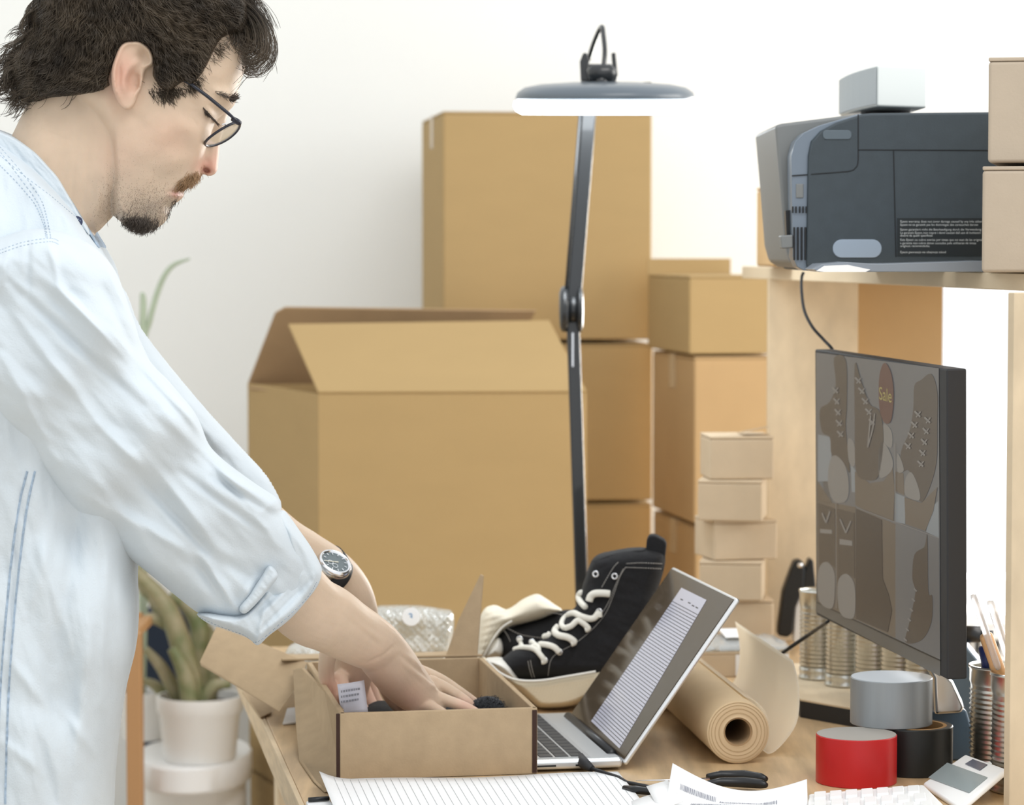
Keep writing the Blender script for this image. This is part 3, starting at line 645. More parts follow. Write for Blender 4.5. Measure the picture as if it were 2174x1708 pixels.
# ------------------------------------------------------------------ calculator
cal = thing('calculator', 'white desk calculator with a raised tilted display', 'calculator', T(1900, 1690, TZ))
ca = T(1722, 1688, TZ + .012); cbb = T(1952, 1664, TZ + .014)
c0 = T(1716, 1684, TZ + .012); c1 = T(1962, 1664, TZ + .014); c2 = T(2050, 1752, TZ + .014); c3 = T(1712, 1785, TZ + .012)
mb = MB(); mb.prism([c0, c1, c2, c3], -UZ * .010); obj('key_base', mb, M['white'], cal, bevel=.003, seg=3)
d0 = W(1958, 1662, 2.985); d1 = W(2050, 1599, 3.02); d2 = W(2137, 1630, 2.90); d3 = W(2036, 1716, 2.87)
cn = nz(np.cross(d1 - d0, d3 - d0)); cn = cn if cn[2] > 0 else -cn; d2 = onplane(2137, 1630, d0, cn)
mb = MB(); mb.prism([d0, d1, d2, d3], -cn * .007); obj('display_housing', mb, M['white'], cal, bevel=.003, seg=3)
CQ = lambda x, y, l=.0006: onplane(x, y, d0 + cn * l, cn)
Z2 = lambda x, y: (1600 + x / 3.061, 1150 + y / 3.061)
def cpoly(pts, m, nm, l=.0004, th=.0006): mb = MB(); mb.prism([CQ(*Z2(*p), l) for p in pts], cn * th); return obj(nm, mb, m, cal)
cpoly([(1136, 1533), (1260, 1436), (1520, 1530), (1400, 1630)], mat('lcd_screen', (.27, .32, .33), .15), 'lcd_screen')
cpoly([(1375, 1443), (1425, 1413), (1520, 1447), (1470, 1484)], mat('solar_cell', (.10, .11, .15), .15), 'solar_cell')
e1_, e2_ = (c1 - c0), (c3 - c0)
for i in range(7):
    for j in range(5):
        q = c0 + e1_ * (.05 + i * .131) + e2_ * (.06 + j * .19) + (c2 - c1 - e2_) * (.05 + i * .131) * (.06 + j * .19)
        mb = MB(); mb.box(zz(q, TZ + .0125), e1_ * .10, e2_ * .14, UZ * .004); obj('key', mb, M['white'], cal, bevel=.001)
# ------------------------------------------------------------------ papers
def sheet(name, label, P, m='paper', th=.0003, cat='paper', parent=None):
    mb = MB(); mb.grid(np.array(P), th); o = obj(name, mb, M[m], parent, smooth=True)
    if parent is None: tag(o, label, cat)
    return o
def coons(a, b, c, d, nu, nv, f):  # a TL, b TR, c BR, d BL
    return [[lerp(lerp(a, b, j / (nv - 1)), lerp(d, c, j / (nv - 1)), i / (nu - 1)) + f(i / (nu - 1), j / (nv - 1)) for j in range(nv)] for i in range(nu)]
za = TZ + .002
A1, B1, C1, D1 = T(678, 1659, za + .006), T(1312, 1641, za), T(1410, 1760, za), T(735, 1790, za)
fsheet = lambda u, v: UZ * (.010 * max(0, 1 - v * 9) ** 2 * (1 - u * .6) + .0012 * math.sin(v * 9) * (1 - u) + .0015)
lp = thing('lined_sheet', 'large sheet of lined paper in front of the mailer box', 'paper', (A1 + C1) / 2)
P = coons(A1, B1, C1, D1, 12, 40, fsheet); mb = MB(); mb.grid(np.array(P), .0003); obj('sheet', mb, M['paper'], lp, smooth=True)
mb = MB()
def bil(u, v): return lerp(lerp(A1, B1, v), lerp(D1, C1, v), u) + fsheet(u, v) + UZ * .0004
for i in range(36):
    v = .045 + i * .0265; mb.grid(np.array([[bil(u, v), bil(u, v + .0014)] for u in np.linspace(.02, .98, 10)]), .0001)
obj('ruled_lines', mb, mat('ruled_grey', (.42, .43, .44), .8), lp)
# notebook under it bottom-left
mb = MB(); q = [T(650, 1700, TZ + .006), T(700, 1696, TZ + .006), T(760, 1790, TZ + .006), T(690, 1790, TZ + .006)]; mb.prism(q, -UZ * .005); o = obj('note_pad', mb, M['paper'], None, bevel=.001); tag(o, 'white note pad with dark edge at the desk front, under the lined sheet', 'notepad')
mb = MB(); mb.tube([T(655, 1697, TZ + .009), T(698, 1694, TZ + .009)], .0025, 8); obj('binding', mb, M['black'], o, smooth=True)
# curled barcode papers
bp = thing('barcode_sheet', 'curled white sheet printed with barcodes at the bottom edge', 'paper', T(1560, 1700, TZ))
TLb, TRb, BRb, BLb = W(1428, 1619, 2.93), W(1713, 1653, 2.90), W(1716, 1745, 2.86), W(1404, 1760, 2.88)
fb = lambda u, v: -UZ * (.020 * math.sin(math.pi * v) * (1 - .4 * u) - .0)
P = coons(TLb, TRb, BRb, BLb, 10, 30, fb); P = np.array(P); P[..., 2] = np.maximum(P[..., 2], TZ + .003)
mb = MB(); mb.grid(P, .0003); obj('sheet', mb, M['paper'], bp, smooth=True)
mb = MB(); random.seed(2)
def bb(u, v):
    p_ = lerp(lerp(TLb, TRb, v), lerp(BLb, BRb, v), u) + fb(u, v); p_[2] = max(p_[2], TZ + .003); return p_ + A(0, -.0006, .0005)
for (u0, u1, v0, v1) in ((.24, .33, .08, .34), (.30, .39, .37, .78), (.56, .70, .18, .92), (.82, .90, .1, .6)):
    v = v0
    while v < v1:
        w_ = random.choice((.003, .005, .008)); mb.grid(np.array([[bb(u0, v), bb(u0, v + w_)], [bb(u1, v), bb(u1, v + w_)]]), .0001); v += w_ + random.choice((.004, .006))
obj('barcode', mb, M['ink'], bp)
sheet('receipt', 'small white slip of paper left of the barcode sheet', coons(T(1372, 1668, TZ + .012), T(1418, 1655, TZ + .02), T(1450, 1700, TZ + .01), T(1400, 1720, TZ + .003), 4, 4, lambda u, v: UZ * 0))
sheet('slip', 'white slip of paper with a raised corner between the sheets', coons(T(1340, 1700, TZ + .004), T(1420, 1680, TZ + .004), T(1430, 1760, TZ + .004), T(1350, 1770, TZ + .004), 4, 4, lambda u, v: UZ * .002 * math.sin(3 * v)))
# scissors
scs = thing('scissors', 'scissors with black plastic handles beside the barcode sheet', 'scissors', T(1560, 1655, TZ))
for (y0, y1, dz) in ((1644, 1650, .006), (1659, 1663, .008)):
    mb = MB(); mb.tube([T(1503, y0 + 4, TZ + dz), T(1530, y0, TZ + dz), T(1580, y0 + 1, TZ + dz), T(1615, y1, TZ + dz), T(1626, y1 + 3, TZ + dz)], [.0035, .0048, .0058, .0052, .003], 12); obj('handle', mb, M['black'], scs, smooth=True)
mb = MB(); mb.tube([T(1350, 1656, TZ + .004), T(1430, 1655, TZ + .005), T(1506, 1652, TZ + .006)], [.0008, .003, .003], 8, flat=.4); obj('blade', mb, M['chrome'], scs, smooth=True)
mb = MB(); mb.tube([T(1325, 1672, TZ + .005), T(1350, 1676, TZ + .006), T(1385, 1680, TZ + .005), T(1396, 1684, TZ + .004)], [.003, .0045, .004, .002], 10); o = obj('marker', mb, M['black'], None, smooth=True); tag(o, 'black marker lying right of the lined sheet', 'pen')
# ------------------------------------------------------------------ inflate tools
def catmull(pts, n=6, closed=True):
    P = np.array(pts, float); N = len(P); out = []
    rng = range(N) if closed else range(N - 1)
    for i in rng:
        if closed: p0, p1, p2, p3 = P[i - 1], P[i], P[(i + 1) % N], P[(i + 2) % N]
        else: p0, p1, p2, p3 = P[max(i - 1, 0)], P[i], P[i + 1], P[min(i + 2, N - 1)]
        for k in range(n):
            t = k / n; out.append(.5 * ((2 * p1) + (-p0 + p2) * t + (2 * p0 - 5 * p1 + 4 * p2 - p3) * t * t + (-p0 + 3 * p1 - 3 * p2 + p3) * t ** 3))
    if not closed: out.append(P[-1])
    return np.array(out)
def poly_info(P, X, Y):
    X = np.ravel(X); Y = np.ravel(Y); n = len(X); ins = np.zeros(n, bool); dist = np.full(n, 1e9); near = np.zeros((n, 2))
    A_ = P; B_ = np.roll(P, -1, 0)
    for (ax_, ay), (bx, by) in zip(A_, B_):
        c = ((ay > Y) != (by > Y)); xi = (bx - ax_) * (Y - ay) / ((by - ay) if by != ay else 1e-9) + ax_; ins ^= c & (X < xi)
        dx, dy = bx - ax_, by - ay; L = dx * dx + dy * dy + 1e-9
        t = np.clip(((X - ax_) * dx + (Y - ay) * dy) / L, 0, 1); qx = ax_ + t * dx; qy = ay + t * dy; d = np.hypot(X - qx, Y - qy)
        m = d < dist; dist[m] = d[m]; near[m, 0] = qx[m]; near[m, 1] = qy[m]
    return ins, dist, near
def fld(pts, sig=90):
    p = np.array(pts, float)
    def f(X, Y):
        w = np.exp(-((X[:, None] - p[:, 0]) ** 2 + (Y[:, None] - p[:, 1]) ** 2) / (2 * sig * sig)) + 1e-9
        w2 = 1.0 / ((X[:, None] - p[:, 0]) ** 2 + (Y[:, None] - p[:, 1]) ** 2 + 30.0) ** 1.5 * 1e-3
        w = w + w2 * 1e-3
        return (w * p[:, 2]).sum(1) / w.sum(1)
    return f
def const(v): return lambda X, Y: np.full(len(X), float(v))
def asf(v): return v if callable(v) else const(v)
def profw(dist, R): t = np.clip(dist / R, 0, 1); return np.sqrt(np.maximum(0, 1 - (1 - t) ** 2))
def inflate(poly, step, Wf, Rf, Df, bump=None, smoothn=6, back=1.0, bumpback=False):
    P = catmull(poly, smoothn) if smoothn else np.array(poly, float)
    Wf, Rf, Df = asf(Wf), asf(Rf), asf(Df)
    x = np.arange(P[:, 0].min() - step, P[:, 0].max() + 2 * step, step); y = np.arange(P[:, 1].min() - step, P[:, 1].max() + 2 * step, step)
    GX, GY = np.meshgrid(x, y); nx = len(x); ny = len(y); X = GX.ravel().copy(); Y = GY.ravel().copy()
    ins, dist, near = poly_info(P, X, Y)
    cell = ins.reshape(ny, nx); use = cell[:-1, :-1] | cell[1:, :-1] | cell[:-1, 1:] | cell[1:, 1:]
    X[~ins] = near[~ins, 0]; Y[~ins] = near[~ins, 1]; dist[~ins] = 0
    w = Wf(X, Y) * profw(dist, Rf(X, Y)) / 1000.0
    base = W(X, Y, Df(X, Y)); c = A(0, 0, ZC)
    wf = w.copy()
    if bump is not None: wf = wf + bump(X, Y, dist) / 1000.0 * np.clip(dist / 8.0, 0, 1)
    wf = np.maximum(wf, 0.0002 * (dist > 0))
    L = np.linalg.norm(base - c, axis=1)
    front = c + (base - c) * (1 - wf / L)[:, None]; bk = base + np.stack([0 * w, (wf if bumpback else w) * back + 0.0001 * (dist > 0), 0 * w], 1)
    idx = np.full(nx * ny, -1); idb = np.full(nx * ny, -1); v = []; 
    ji, ii = np.nonzero(use); fs = []
    cells = np.stack([ji * nx + ii, (ji + 1) * nx + ii, (ji + 1) * nx + ii + 1, ji * nx + ii + 1], 1)
    used = np.unique(cells); idx[used] = np.arange(len(used)); v = [front[used]]; n0 = len(used)
    inn_ = used[ins[used]]; idb[used] = idx[used]; idb[inn_] = n0 + np.arange(len(inn_)); v.append(bk[inn_])
    f1 = idx[cells]; f2 = idb[cells][:, ::-1]
    good = ~(ins[cells].sum(1) == 0)
    fs = [tuple(int(q) for q in r) for r in f1[good]] + [tuple(int(q) for q in r) for r in f2[good]]
    return np.concatenate(v), fs
def segridge(segs):
    def f(X, Y, D):
        h = np.zeros(len(X))
        for (x0, y0, x1, y1, wd, am) in segs:
            dx, dy = x1 - x0, y1 - y0; L = math.hypot(dx, dy); t = ((X - x0) * dx + (Y - y0) * dy) / (L * L); tc = np.clip(t, 0, 1)
            d = np.hypot(X - x0 - tc * dx, Y - y0 - tc * dy); h += am * np.exp(-(d / wd) ** 2) * (0.35 + .65 * np.sin(math.pi * np.clip(t, 0, 1)))
        return h
    return f
def fnoise(ang, sl, st, amp, seed=0, oct=3):
    ca, sa = math.cos(math.radians(ang)), math.sin(math.radians(ang))
    def f(X, Y, D):
        s_ = X * ca + Y * sa; t_ = -X * sa + Y * ca
        return np.array([noise.fractal(Vector((a / sl, b / st, seed * 7.3)), 1.0, 2.0, oct) for a, b in zip(s_, t_)]) * amp
    return f
def addf(*fs): return lambda X, Y, D: sum(f(X, Y, D) for f in fs)
def iobj(name, vf, m, parent, smooth=True): return meshobj(name, vf[0], vf[1], m, parent, smooth=smooth)
def wtube(mb, pts, r, k=8, flat=1.0, sm=5, ref=None):
    P = catmull([p[:3] for p in pts], sm, closed=False); mb.tube([W(*p) for p in P], r if np.isscalar(r) else np.interp(np.linspace(0, 1, len(P)), np.linspace(0, 1, len(r)), r), k, flat=flat, ref=ref)

# ------------------------------------------------------------------ lamp
LD = 3.9
lc = W(1285, 215, LD); lr = 189 / 6000 * LD
LAX = nz(A(0, -.055, 1))
lamp = thing('desk_lamp', 'black jointed arm lamp with a lit round head over the desk', 'lamp', A(*(W(1238, 1400, 4.03)[:2]), TZ))
mb = MB(); mb.lathe(lc, LAX, [(lr - .004, 0), (lr + .001, .004), (lr - .002, .012), (lr - .012, .019), (lr * .72, .0235), (lr * .35, .0265), (0, .0275)], 96)
obj('lamp_head', mb, mat('lamp_grey', (.11, .135, .16), .35, coat=.3), lamp, smooth=True)
mb = MB(); mb.lathe(lc, -LAX, [(lr + .002, 0), (lr + .003, .006), (lr, .013), (lr - .008, .0175), (lr - .05, .0175), (lr - .055, .010)], 96)
obj('diffuser', mb, mat('lit_diffuser', (1, 1, 1), .4, emis=((.88, .95, 1.0), 10.0)), lamp, smooth=True)
mb = MB(); mb.lathe(lc, -LAX, [(lr - .056, .009), (0, .009)], 64); obj('lens', mb, mat('lens_cover', (.8, .85, .9), .2), lamp)
mb = MB(); q = W(1374, 176, LD); mb.tube([q - UZ * .005, q + UZ * .001], [.007, .006], 16); obj('switch', mb, M['black'], lamp, smooth=True)
q = W(1276, 158, LD - .01)
mb = MB(); mb.tube([q + A(-.018, 0, 0), q + A(-.012, 0, .002), q + A(.012, 0, .002), q + A(.020, 0, -.001)], [.006, .0125, .0125, .007], 20); mb.tube([q + A(0, 0, -.018), q], .010, 16); obj('swivel_knob', mb, M['black_metal'], lamp, smooth=True)
mb = MB()
mb.prism([W(x, y, LD + .01) for x, y in ((1233, 172), (1231, 130), (1238, 112), (1246, 112), (1252, 128), (1247, 150), (1252, 172))], A(0, .014, 0))
mb.prism([W(x, y, LD + .01) for x, y in ((1298, 112), (1307, 111), (1312, 160), (1308, 172), (1296, 172), (1300, 140))], A(0, .014, 0))
mb.prism([W(x, y, LD + .02) for x, y in ((1246, 172), (1250, 135), (1296, 140), (1300, 172))], A(0, .10, 0))
obj('yoke', mb, M['black_metal'], lamp, bevel=.002)
mb = MB(); wtube(mb, [(1250, 125, 4.0), (1262, 88, 3.97), (1277, 57, 3.94), (1281, 75, 3.92), (1284, 110, 3.9), (1281, 145, 3.89)], .0034, 10); obj('cable_loop', mb, M['black_metal'], lamp, smooth=True)
AD = 4.03
def bar(a, b, w1, th, off=0.0):
    mb = MB(); d_ = nz(b - a); sx = nz(np.cross(d_, A(0, 1, 0))); mb.box(a - sx * (w1 / 2 - off), sx * w1, A(0, th, 0), b - a); return mb
a1, a2 = W(1256, 170, AD), W(1216, 668, AD)
o = obj('upper_arm', bar(a2, a1, .0205, .012), M['black_metal'], lamp, bevel=.003, seg=3)
for off in (-.0085, -.0045):
    pass
mb = MB(); dd_ = nz(a1 - a2); sx_ = nz(np.cross(dd_, A(0, 1, 0))); sg = -1 if sx_[0] > 0 else 1
mb.tube([a2 + sx_ * sg * .0125 + A(0, -.002, 0), a1 + sx_ * sg * .0125 + A(0, -.002, 0)], .0022, 8); obj('tension_rod', mb, M['black_metal'], lamp, smooth=True)
b1, b2 = W(1215, 640, AD + .004), W(1240, 1412, AD + .004)
o = obj('lower_arm', bar(b1, b2, .0185, .012), M['black_metal'], lamp, bevel=.003, seg=3)
mb = MB(); mb.box(W(1216, 706, AD + .002) - A(.0012, 0, 0), A(.0024, 0, 0), A(0, .004, 0), W(1216, 778, AD + .002) - W(1216, 706, AD + .002)); obj('slot', mb, M['chrome'], lamp)
mb = MB()
for (x0, x1) in ((1187, 1208), (1223, 1238)):
    p_ = W(x0, 656, AD + .01); q_ = W(x1, 656, AD + .01); mb.lathe(p_, nz(q_ - p_), [(0, 0), (.024, 0), (.032, .003), (.0335, np.linalg.norm(q_ - p_) * .5), (.032, np.linalg.norm(q_ - p_) - .002), (.024, np.linalg.norm(q_ - p_)), (0, np.linalg.norm(q_ - p_))], 40)
p_ = W(1206, 656, AD + .01); mb.lathe(p_, A(1, 0, 0), [(.020, 0), (.020, .015)], 24)
obj('elbow_joint', mb, M['black_metal'], lamp, smooth=True)
bb_ = zz(b2, TZ); mb = MB(); mb.lathe(bb_, UZ, [(.05, 0), (.05, .004), (.045, .008), (.016, .010), (.014, .03)], 40); mb.tube([bb_ + UZ * .02, b2 + UZ * .02], .010, 14); obj('base', mb, M['black_metal'], lamp, bevel=.0)
# ------------------------------------------------------------------ mailer box
mail = thing('mailer_box', 'open kraft mailer box on the desk that the person is packing', 'box', T(930, 1600, TZ))
FLb, FRb = T(722, 1655, TZ + .0008), T(1141, 1641, TZ + .0008); hm = UZ * .0728
BRb = zz(W(1025, 1400, 3.465), TZ + .0008); BLb = FLb + (BRb - FRb); cm = (FLb + FRb + BLb + BRb) / 4
def mwall(a, b, nm, th=.0032, h=hm, m='card_mail'):
    n_ = cm - (a + b) / 2; dd = nz(b - a); n_ = nz(n_ - dd * np.dot(n_, dd)); mb = MB(); mb.prism([a, b, b + h, a + h], n_ * th); return obj(nm, mb, M[m], mail, bevel=.0012)
mwall(FLb, FRb, 'front_wall', .006); mwall(FRb, BRb, 'side_wall', .006); mwall(BLb, BRb, 'back_wall', .006, hm * 1.0); mwall(FLb, BLb, 'side_wall', .006)
mb = MB(); mb.prism([FLb, FRb, BRb, BLb], UZ * .0015); obj('bottom', mb, M['card_mail'], mail)
fx_ = nz(FRb - FLb)
mb = MB(); mb.box(FLb - fx_ * .0042 + A(0, .001, .001), fx_ * .0040, A(0, .006, 0), hm * .97); obj('corner_gap', mb, M['card_gap'], mail); mb = MB(); mb.box(FRb - fx_ * .0058 + A(0, -.0010, .001), fx_ * .0052, A(0, .004, 0), hm * .95)  # solid dark strips drawn in for the shaded gaps at the front corners
obj('corner_gap', mb, M['card_gap'], mail)
def mflap(pts, nm, th=.0028, ext=None, m='card_mail'):
    mb = MB(); P = [W(*p) for p in pts]; P = [zz(p, max(p[2], TZ + .001)) for p in P]
    n_ = nz(np.cross(P[1] - P[0], P[-1] - P[0])) if ext is None else nz(ext); mb.prism(P, n_ * th); return obj(nm, mb, M[m], mail, bevel=.0008)
mflap([(621, 1421, 3.415), (641, 1418, 3.415), (724, 1507, 3.072), (715, 1655, 3.060), (714, 1662, 3.045), (688, 1694, 2.968), (664, 1664, 3.03), (635, 1624, 3.15), (628, 1540, 3.27)], 'side_flap', ext=(.9, .3, .25), th=.0035)
mflap([(459, 1331, 3.50), (424, 1405, 3.44), (427, 1413, 3.44), (593, 1510, 3.385), (625, 1464, 3.40), (652, 1407, 3.43), (608, 1388, 3.45), (548, 1363, 3.47)], 'tuck_flap', ext=(0, 1, .3))
mflap([(513, 1470, 3.60), (551, 1535, 3.44), (575, 1514, 3.47), (569, 1497, 3.53), (524, 1470, 3.60)], 'lid_corner', ext=(.5, .5, .7))
mflap([(1020, 1218, 3.49), (1026, 1222, 3.48), (1012, 1403, 3.47), (944, 1397, 3.47), (972, 1318, 3.485)], 'ear_flap', ext=(.3, 1, 0))
mb = MB(); mb.prism([BLb + hm + A(-.03, .004, 0), BRb + hm + A(0, .004, 0), BRb + hm + A(-.045, .25, -.03), BLb + hm + A(-.075, .25, -.03)], UZ * .0028); obj('lid', mb, M['card_mail'], mail, bevel=.0008)
# contents
cv = inflate([(770, 1508), (800, 1494), (850, 1500), (900, 1503), (960, 1500), (1010, 1492), (1050, 1500), (1080, 1530), (1070, 1550), (900, 1572), (780, 1555), (745, 1530)], 6, 110, 60, 3.27, bump=fnoise(10, 60, 25, 6, 3))
o = iobj('black_garment', cv, mat('black_cloth', (.012, .012, .013), .95, bump=(200, .4)), None); tag(o, 'folded black garment lying inside the mailer box', 'clothing')
cv = inflate([(1000, 1497), (1012, 1484), (1035, 1478), (1058, 1484), (1072, 1500), (1075, 1530), (1040, 1550), (1000, 1530)], 2.5, 32, 30, 3.22, bump=fnoise(40, 5, 5, 1.6, 5, 2))
knm = mat('charcoal_knit', (.045, .05, .058), .95, bump=(700, 1.0)); o = iobj('knitted_bundle', cv, knm, None); tag(o, 'charcoal fuzzy knitted bundle under the fingertips in the box', 'clothing')
random.seed(9); mb = MB()
for i in range(420):
    a_ = random.uniform(0, 2 * math.pi); rr2 = math.sqrt(random.random()) * 38; x = 1037 + rr2 * math.cos(a_); y = 1505 + rr2 * .75 * math.sin(a_); d_ = 3.22 - .032 * math.sqrt(max(0, 1 - (rr2 / 40) ** 2)) - .001
    t_ = random.uniform(0, 6.28); mb.tube([W(x, y, d_), W(x + 3 * math.cos(t_), y + 3 * math.sin(t_), d_ - .003), W(x + 5 * math.cos(t_ + 1), y + 5 * math.sin(t_ + 1), d_ - .0015)], .00035, 3)
obj('fuzz', mb, knm, o)
lt = [[W(716 + 57 * j / 6 + i * 1.2, 1452 - 9 * j / 6 + i * 9.6 * (1 + .0 * j), 3.11 + .002 * math.sin(j)) + A(0, -.003 * math.sin(j / 6 * 3), 0) for j in range(7)] for i in range(8)]
lb_ = thing('care_label', 'small white printed paper tag at the left rim of the mailer box', 'label', W(745, 1510, 3.11)); mb = MB(); mb.grid(np.array(lt), .0003); obj('tag', mb, mat('tag_white', (.8, .8, .9), .7), lb_, smooth=True)
mb = MB(); random.seed(3)
for i, y in enumerate((1466, 1477, 1488)):
    x = 724
    while x < 762:
        w_ = random.uniform(2, 5); yy = y - (x - 720) * .16; mb.prism([W(x, yy, 3.105), W(x + w_, yy - .5, 3.105), W(x + w_, yy + 4, 3.105), W(x, yy + 4.5, 3.105)], A(0, .0003, 0)); x += w_ + 2
obj('tag_print', mb, M['ink'], lb_)
# small sheets left of the box
mb = MB(); mb.prism([T(600, 1538, TZ + .001), T(652, 1532, TZ + .001), T(652, 1500, TZ + .001), T(610, 1506, TZ + .001)], UZ * .002); o = obj('folded_paper', mb, M['paper'], None); tag(o, 'white paper on the desk behind the left side of the mailer box', 'paper')
# bubble wrap
bw = thing('bubble_wrap_parcel', 'clear bubble wrap parcel with a round white sticker behind the mailer box', 'parcel', zz(W(800, 1400, 3.66), TZ))
def bub(X, Y, D): return 2.6 * np.maximum(0, np.cos(X * .40 + .3 * np.sin(Y * .06)) * np.cos(Y * .42 + .4 * np.sin(X * .05))) ** .6 + 3 * np.sin(X * .045 + Y * .03)
bwm = mat('bubble_film', (.74, .79, .80), .12, trans=.35, alpha=.62, ior=1.3, bump=(90, 1.0), spec=1.0, metal=.25)
iobj('film', inflate([(606, 1384), (620, 1366), (650, 1362), (690, 1372), (730, 1340), (795, 1290), (822, 1284), (880, 1284), (935, 1291), (962, 1300), (963, 1345), (952, 1395), (952, 1435), (800, 1445), (640, 1440), (606, 1405)], 3, 45, 45, 3.70, bump=addf(bub, fnoise(70, 40, 14, 6, 2))), bwm, bw)
st = W(873, 1309, 3.645); mb = MB(); mb.lathe(st, A(.1, -1, .25), [(0, .0012), (.0115, .0008), (.0118, 0), (0, 0)], 32); stk_ = obj('sticker', mb, M['paper'], bw); text('3', st + A(-.0035, -.0016, -.005), A(1, .05, 0.1), A(-.1, 0, 1), .014, mat('sticker_blue', (.12, .3, .55), .6), stk_)
# ------------------------------------------------------------------ sneakers
canvas = mat('black_canvas', (.012, .012, .014), .85, bump=(900, .35), var=(300, .3)); cream = mat('cream_rubber', (.78, .68, .50), .55, var=(20, .05)); toe_m = mat('white_rubber', (.83, .81, .75), .4); lacem = mat('white_lace', (.86, .84, .76), .8, bump=(900, .5)); stit = mat('grey_thread', (.45, .43, .40), .8)
Z5a = lambda pts: [(950 + x / 2.81, 1100 + y / 2.81) for x, y in pts]
s1 = thing('sneaker', 'black high-top sneaker standing behind the laptop with loose white laces', 'shoe', zz(W(1200, 1500, 3.53), TZ)); SD = 3.535
up = Z5a([(310, 860), (340, 825), (400, 780), (470, 755), (560, 725), (640, 650), (700, 585), (770, 520), (800, 430), (830, 340), (850, 275), (875, 235), (950, 205), (1060, 180), (1180, 178), (1280, 200), (1300, 240), (1285, 330), (1250, 450), (1240, 600), (1230, 800), (1180, 920), (1000, 960), (800, 965), (600, 960), (420, 965), (360, 960), (320, 910)])
uw = fld([(1060, 1420, 36), (1120, 1420, 44), (1200, 1400, 42), (1300, 1400, 40), (1300, 1250, 36), (1380, 1250, 36), (1300, 1180, 36)], 60)
iobj('upper', inflate(up, 3, uw, 34, SD, bump=addf(fnoise(30, 60, 25, 1.5, 8), segridge([(1190, 1440, 1290, 1250, 5, -1.2), (1255, 1215, 1300, 1195, 5, -1.5)]))), canvas, s1)
iobj('toe_cap', inflate(Z5a([(225, 850), (270, 835), (330, 838), (385, 870), (415, 920), (425, 965), (380, 975), (300, 920)]), 2, 49, 24, SD), toe_m, s1)
sole = Z5a([(205, 842), (240, 850), (330, 920), (410, 962), (560, 962), (720, 935), (885, 908), (1100, 850), (1240, 800), (1240, 900), (1100, 1000), (885, 1060), (775, 1112), (700, 1130), (620, 1137), (548, 1131), (500, 1095), (380, 985)])
iobj('sole', inflate(sole, 2.5, 50, 14, SD, bump=lambda X, Y, D: .45 * np.sign(np.sin((X * .75 + Y * .25) * 1.25)) * ((Y > 1452) & (X > 1110)), smoothn=4), cream, s1)
mb = MB(); wtube(mb, [(1036, 1404, SD - .040), (1062, 1428, SD - .049), (1099, 1443, SD - .0525), (1149, 1444, SD - .053), (1206, 1435, SD - .053), (1265, 1425, SD - .053)], .0018, 8); obj('foxing_line', mb, toe_m, s1, smooth=True)
mb = MB(); mb.prism([W(x, y, SD - .014) for x, y in ((1368, 1205), (1373, 1143), (1380, 1136), (1392, 1137), (1412, 1148), (1415, 1158), (1408, 1215))], A(.002, .028, 0)); obj('pull_tab', mb, canvas, s1, bevel=.004, seg=3)
iobj('tongue', inflate(Z5a([(800, 430), (830, 330), (855, 262), (900, 215), (1000, 190), (1120, 172), (1190, 178), (1180, 215), (1000, 250), (930, 300), (880, 420), (850, 520), (800, 530)]), 3, 27, 18, SD), mat('black_lining', (.008, .008, .009), .7), s1)
def sh_d(x, y):  # surface of the upper, near side
    X, Y = np.array([x], float), np.array([y], float); i_, d_, _ = poly_info(catmull(up, 6), X, Y); return SD - (uw(X, Y) * profw(d_, 34))[0] / 1000 * (1 if i_[0] else 0) - .0012
def on_up(pts, lift=0): return [(x, y, sh_d(x, y) - lift) for x, y in Z5a(pts)]
mb = MB()
for pts in ([(1065, 290), (1030, 345), (985, 470), (940, 570), (860, 665), (760, 745), (660, 800), (615, 850), (600, 940)], [(1280, 270), (1150, 265), (1065, 270)], [(1275, 300), (1150, 295), (1060, 292)], [(480, 850), (490, 900), (505, 950)], [(495, 845), (505, 900), (520, 950)], [(920, 410), (985, 300), (1020, 260)], [(1050, 300), (1010, 380), (960, 500), (900, 600)]):
    P = catmull(pts, 10, closed=False)
    P = [p for p in P]
    for a, b in list(zip(P, P[1:]))[::1]:
        q1, q2 = on_up([tuple(a), tuple(lerp(a, b, .62))]); mb.tube([W(*q1), W(*q2)], .00045, 4)
obj('stitching', mb, stit, s1)
for (x, y) in ((998, 345), (885, 332), (905, 555), (838, 655), (755, 730), (668, 795), (580, 845), (432, 720), (505, 738)):
    mb = MB(); q = W(*on_up([(x, y)], .0008)[0]); mb.lathe(q, A(-.3, -1, .1), [(.0022, 0), (.0044, 0), (.0044, .0012), (.0034, .0018), (.0022, .0012)], 16, closed=True); obj('eyelet', mb, M['chrome'], s1, smooth=True)
mb = MB()
for (pts, r_) in (([(845, 495), (855, 465), (880, 448), (930, 446), (970, 450)], .0072), ([(800, 440), (782, 465), (795, 500), (825, 530)], .006), ([(905, 590), (900, 565), (880, 590), (850, 598), (800, 585), (755, 565), (720, 575)], .0062),
                  ([(700, 655), (680, 630), (700, 590), (745, 560)], .0052), ([(700, 655), (740, 640), (775, 610), (810, 625), (838, 655), (820, 665)], .0056), ([(665, 640), (640, 670), (660, 695), (720, 710), (755, 735), (735, 745)], .0066),
                  ([(578, 705), (600, 700), (615, 685)], .0062), ([(550, 750), (600, 755), (640, 770), (668, 800)], .0060), ([(400, 780), (460, 770), (520, 780), (560, 820), (578, 850), (560, 855)], .0052), ([(430, 765), (490, 770), (540, 755)], .005), ([(430, 715), (438, 745), (450, 775)], .004), ([(500, 735), (540, 765), (545, 800)], .0045)):
    q = on_up(pts, .003); P = catmull(q, 5, closed=False); mb.tube([W(*p) for p in P], [r_ * .6] + [r_ * .66] * (len(P) - 2) + [r_ * .55], 10)
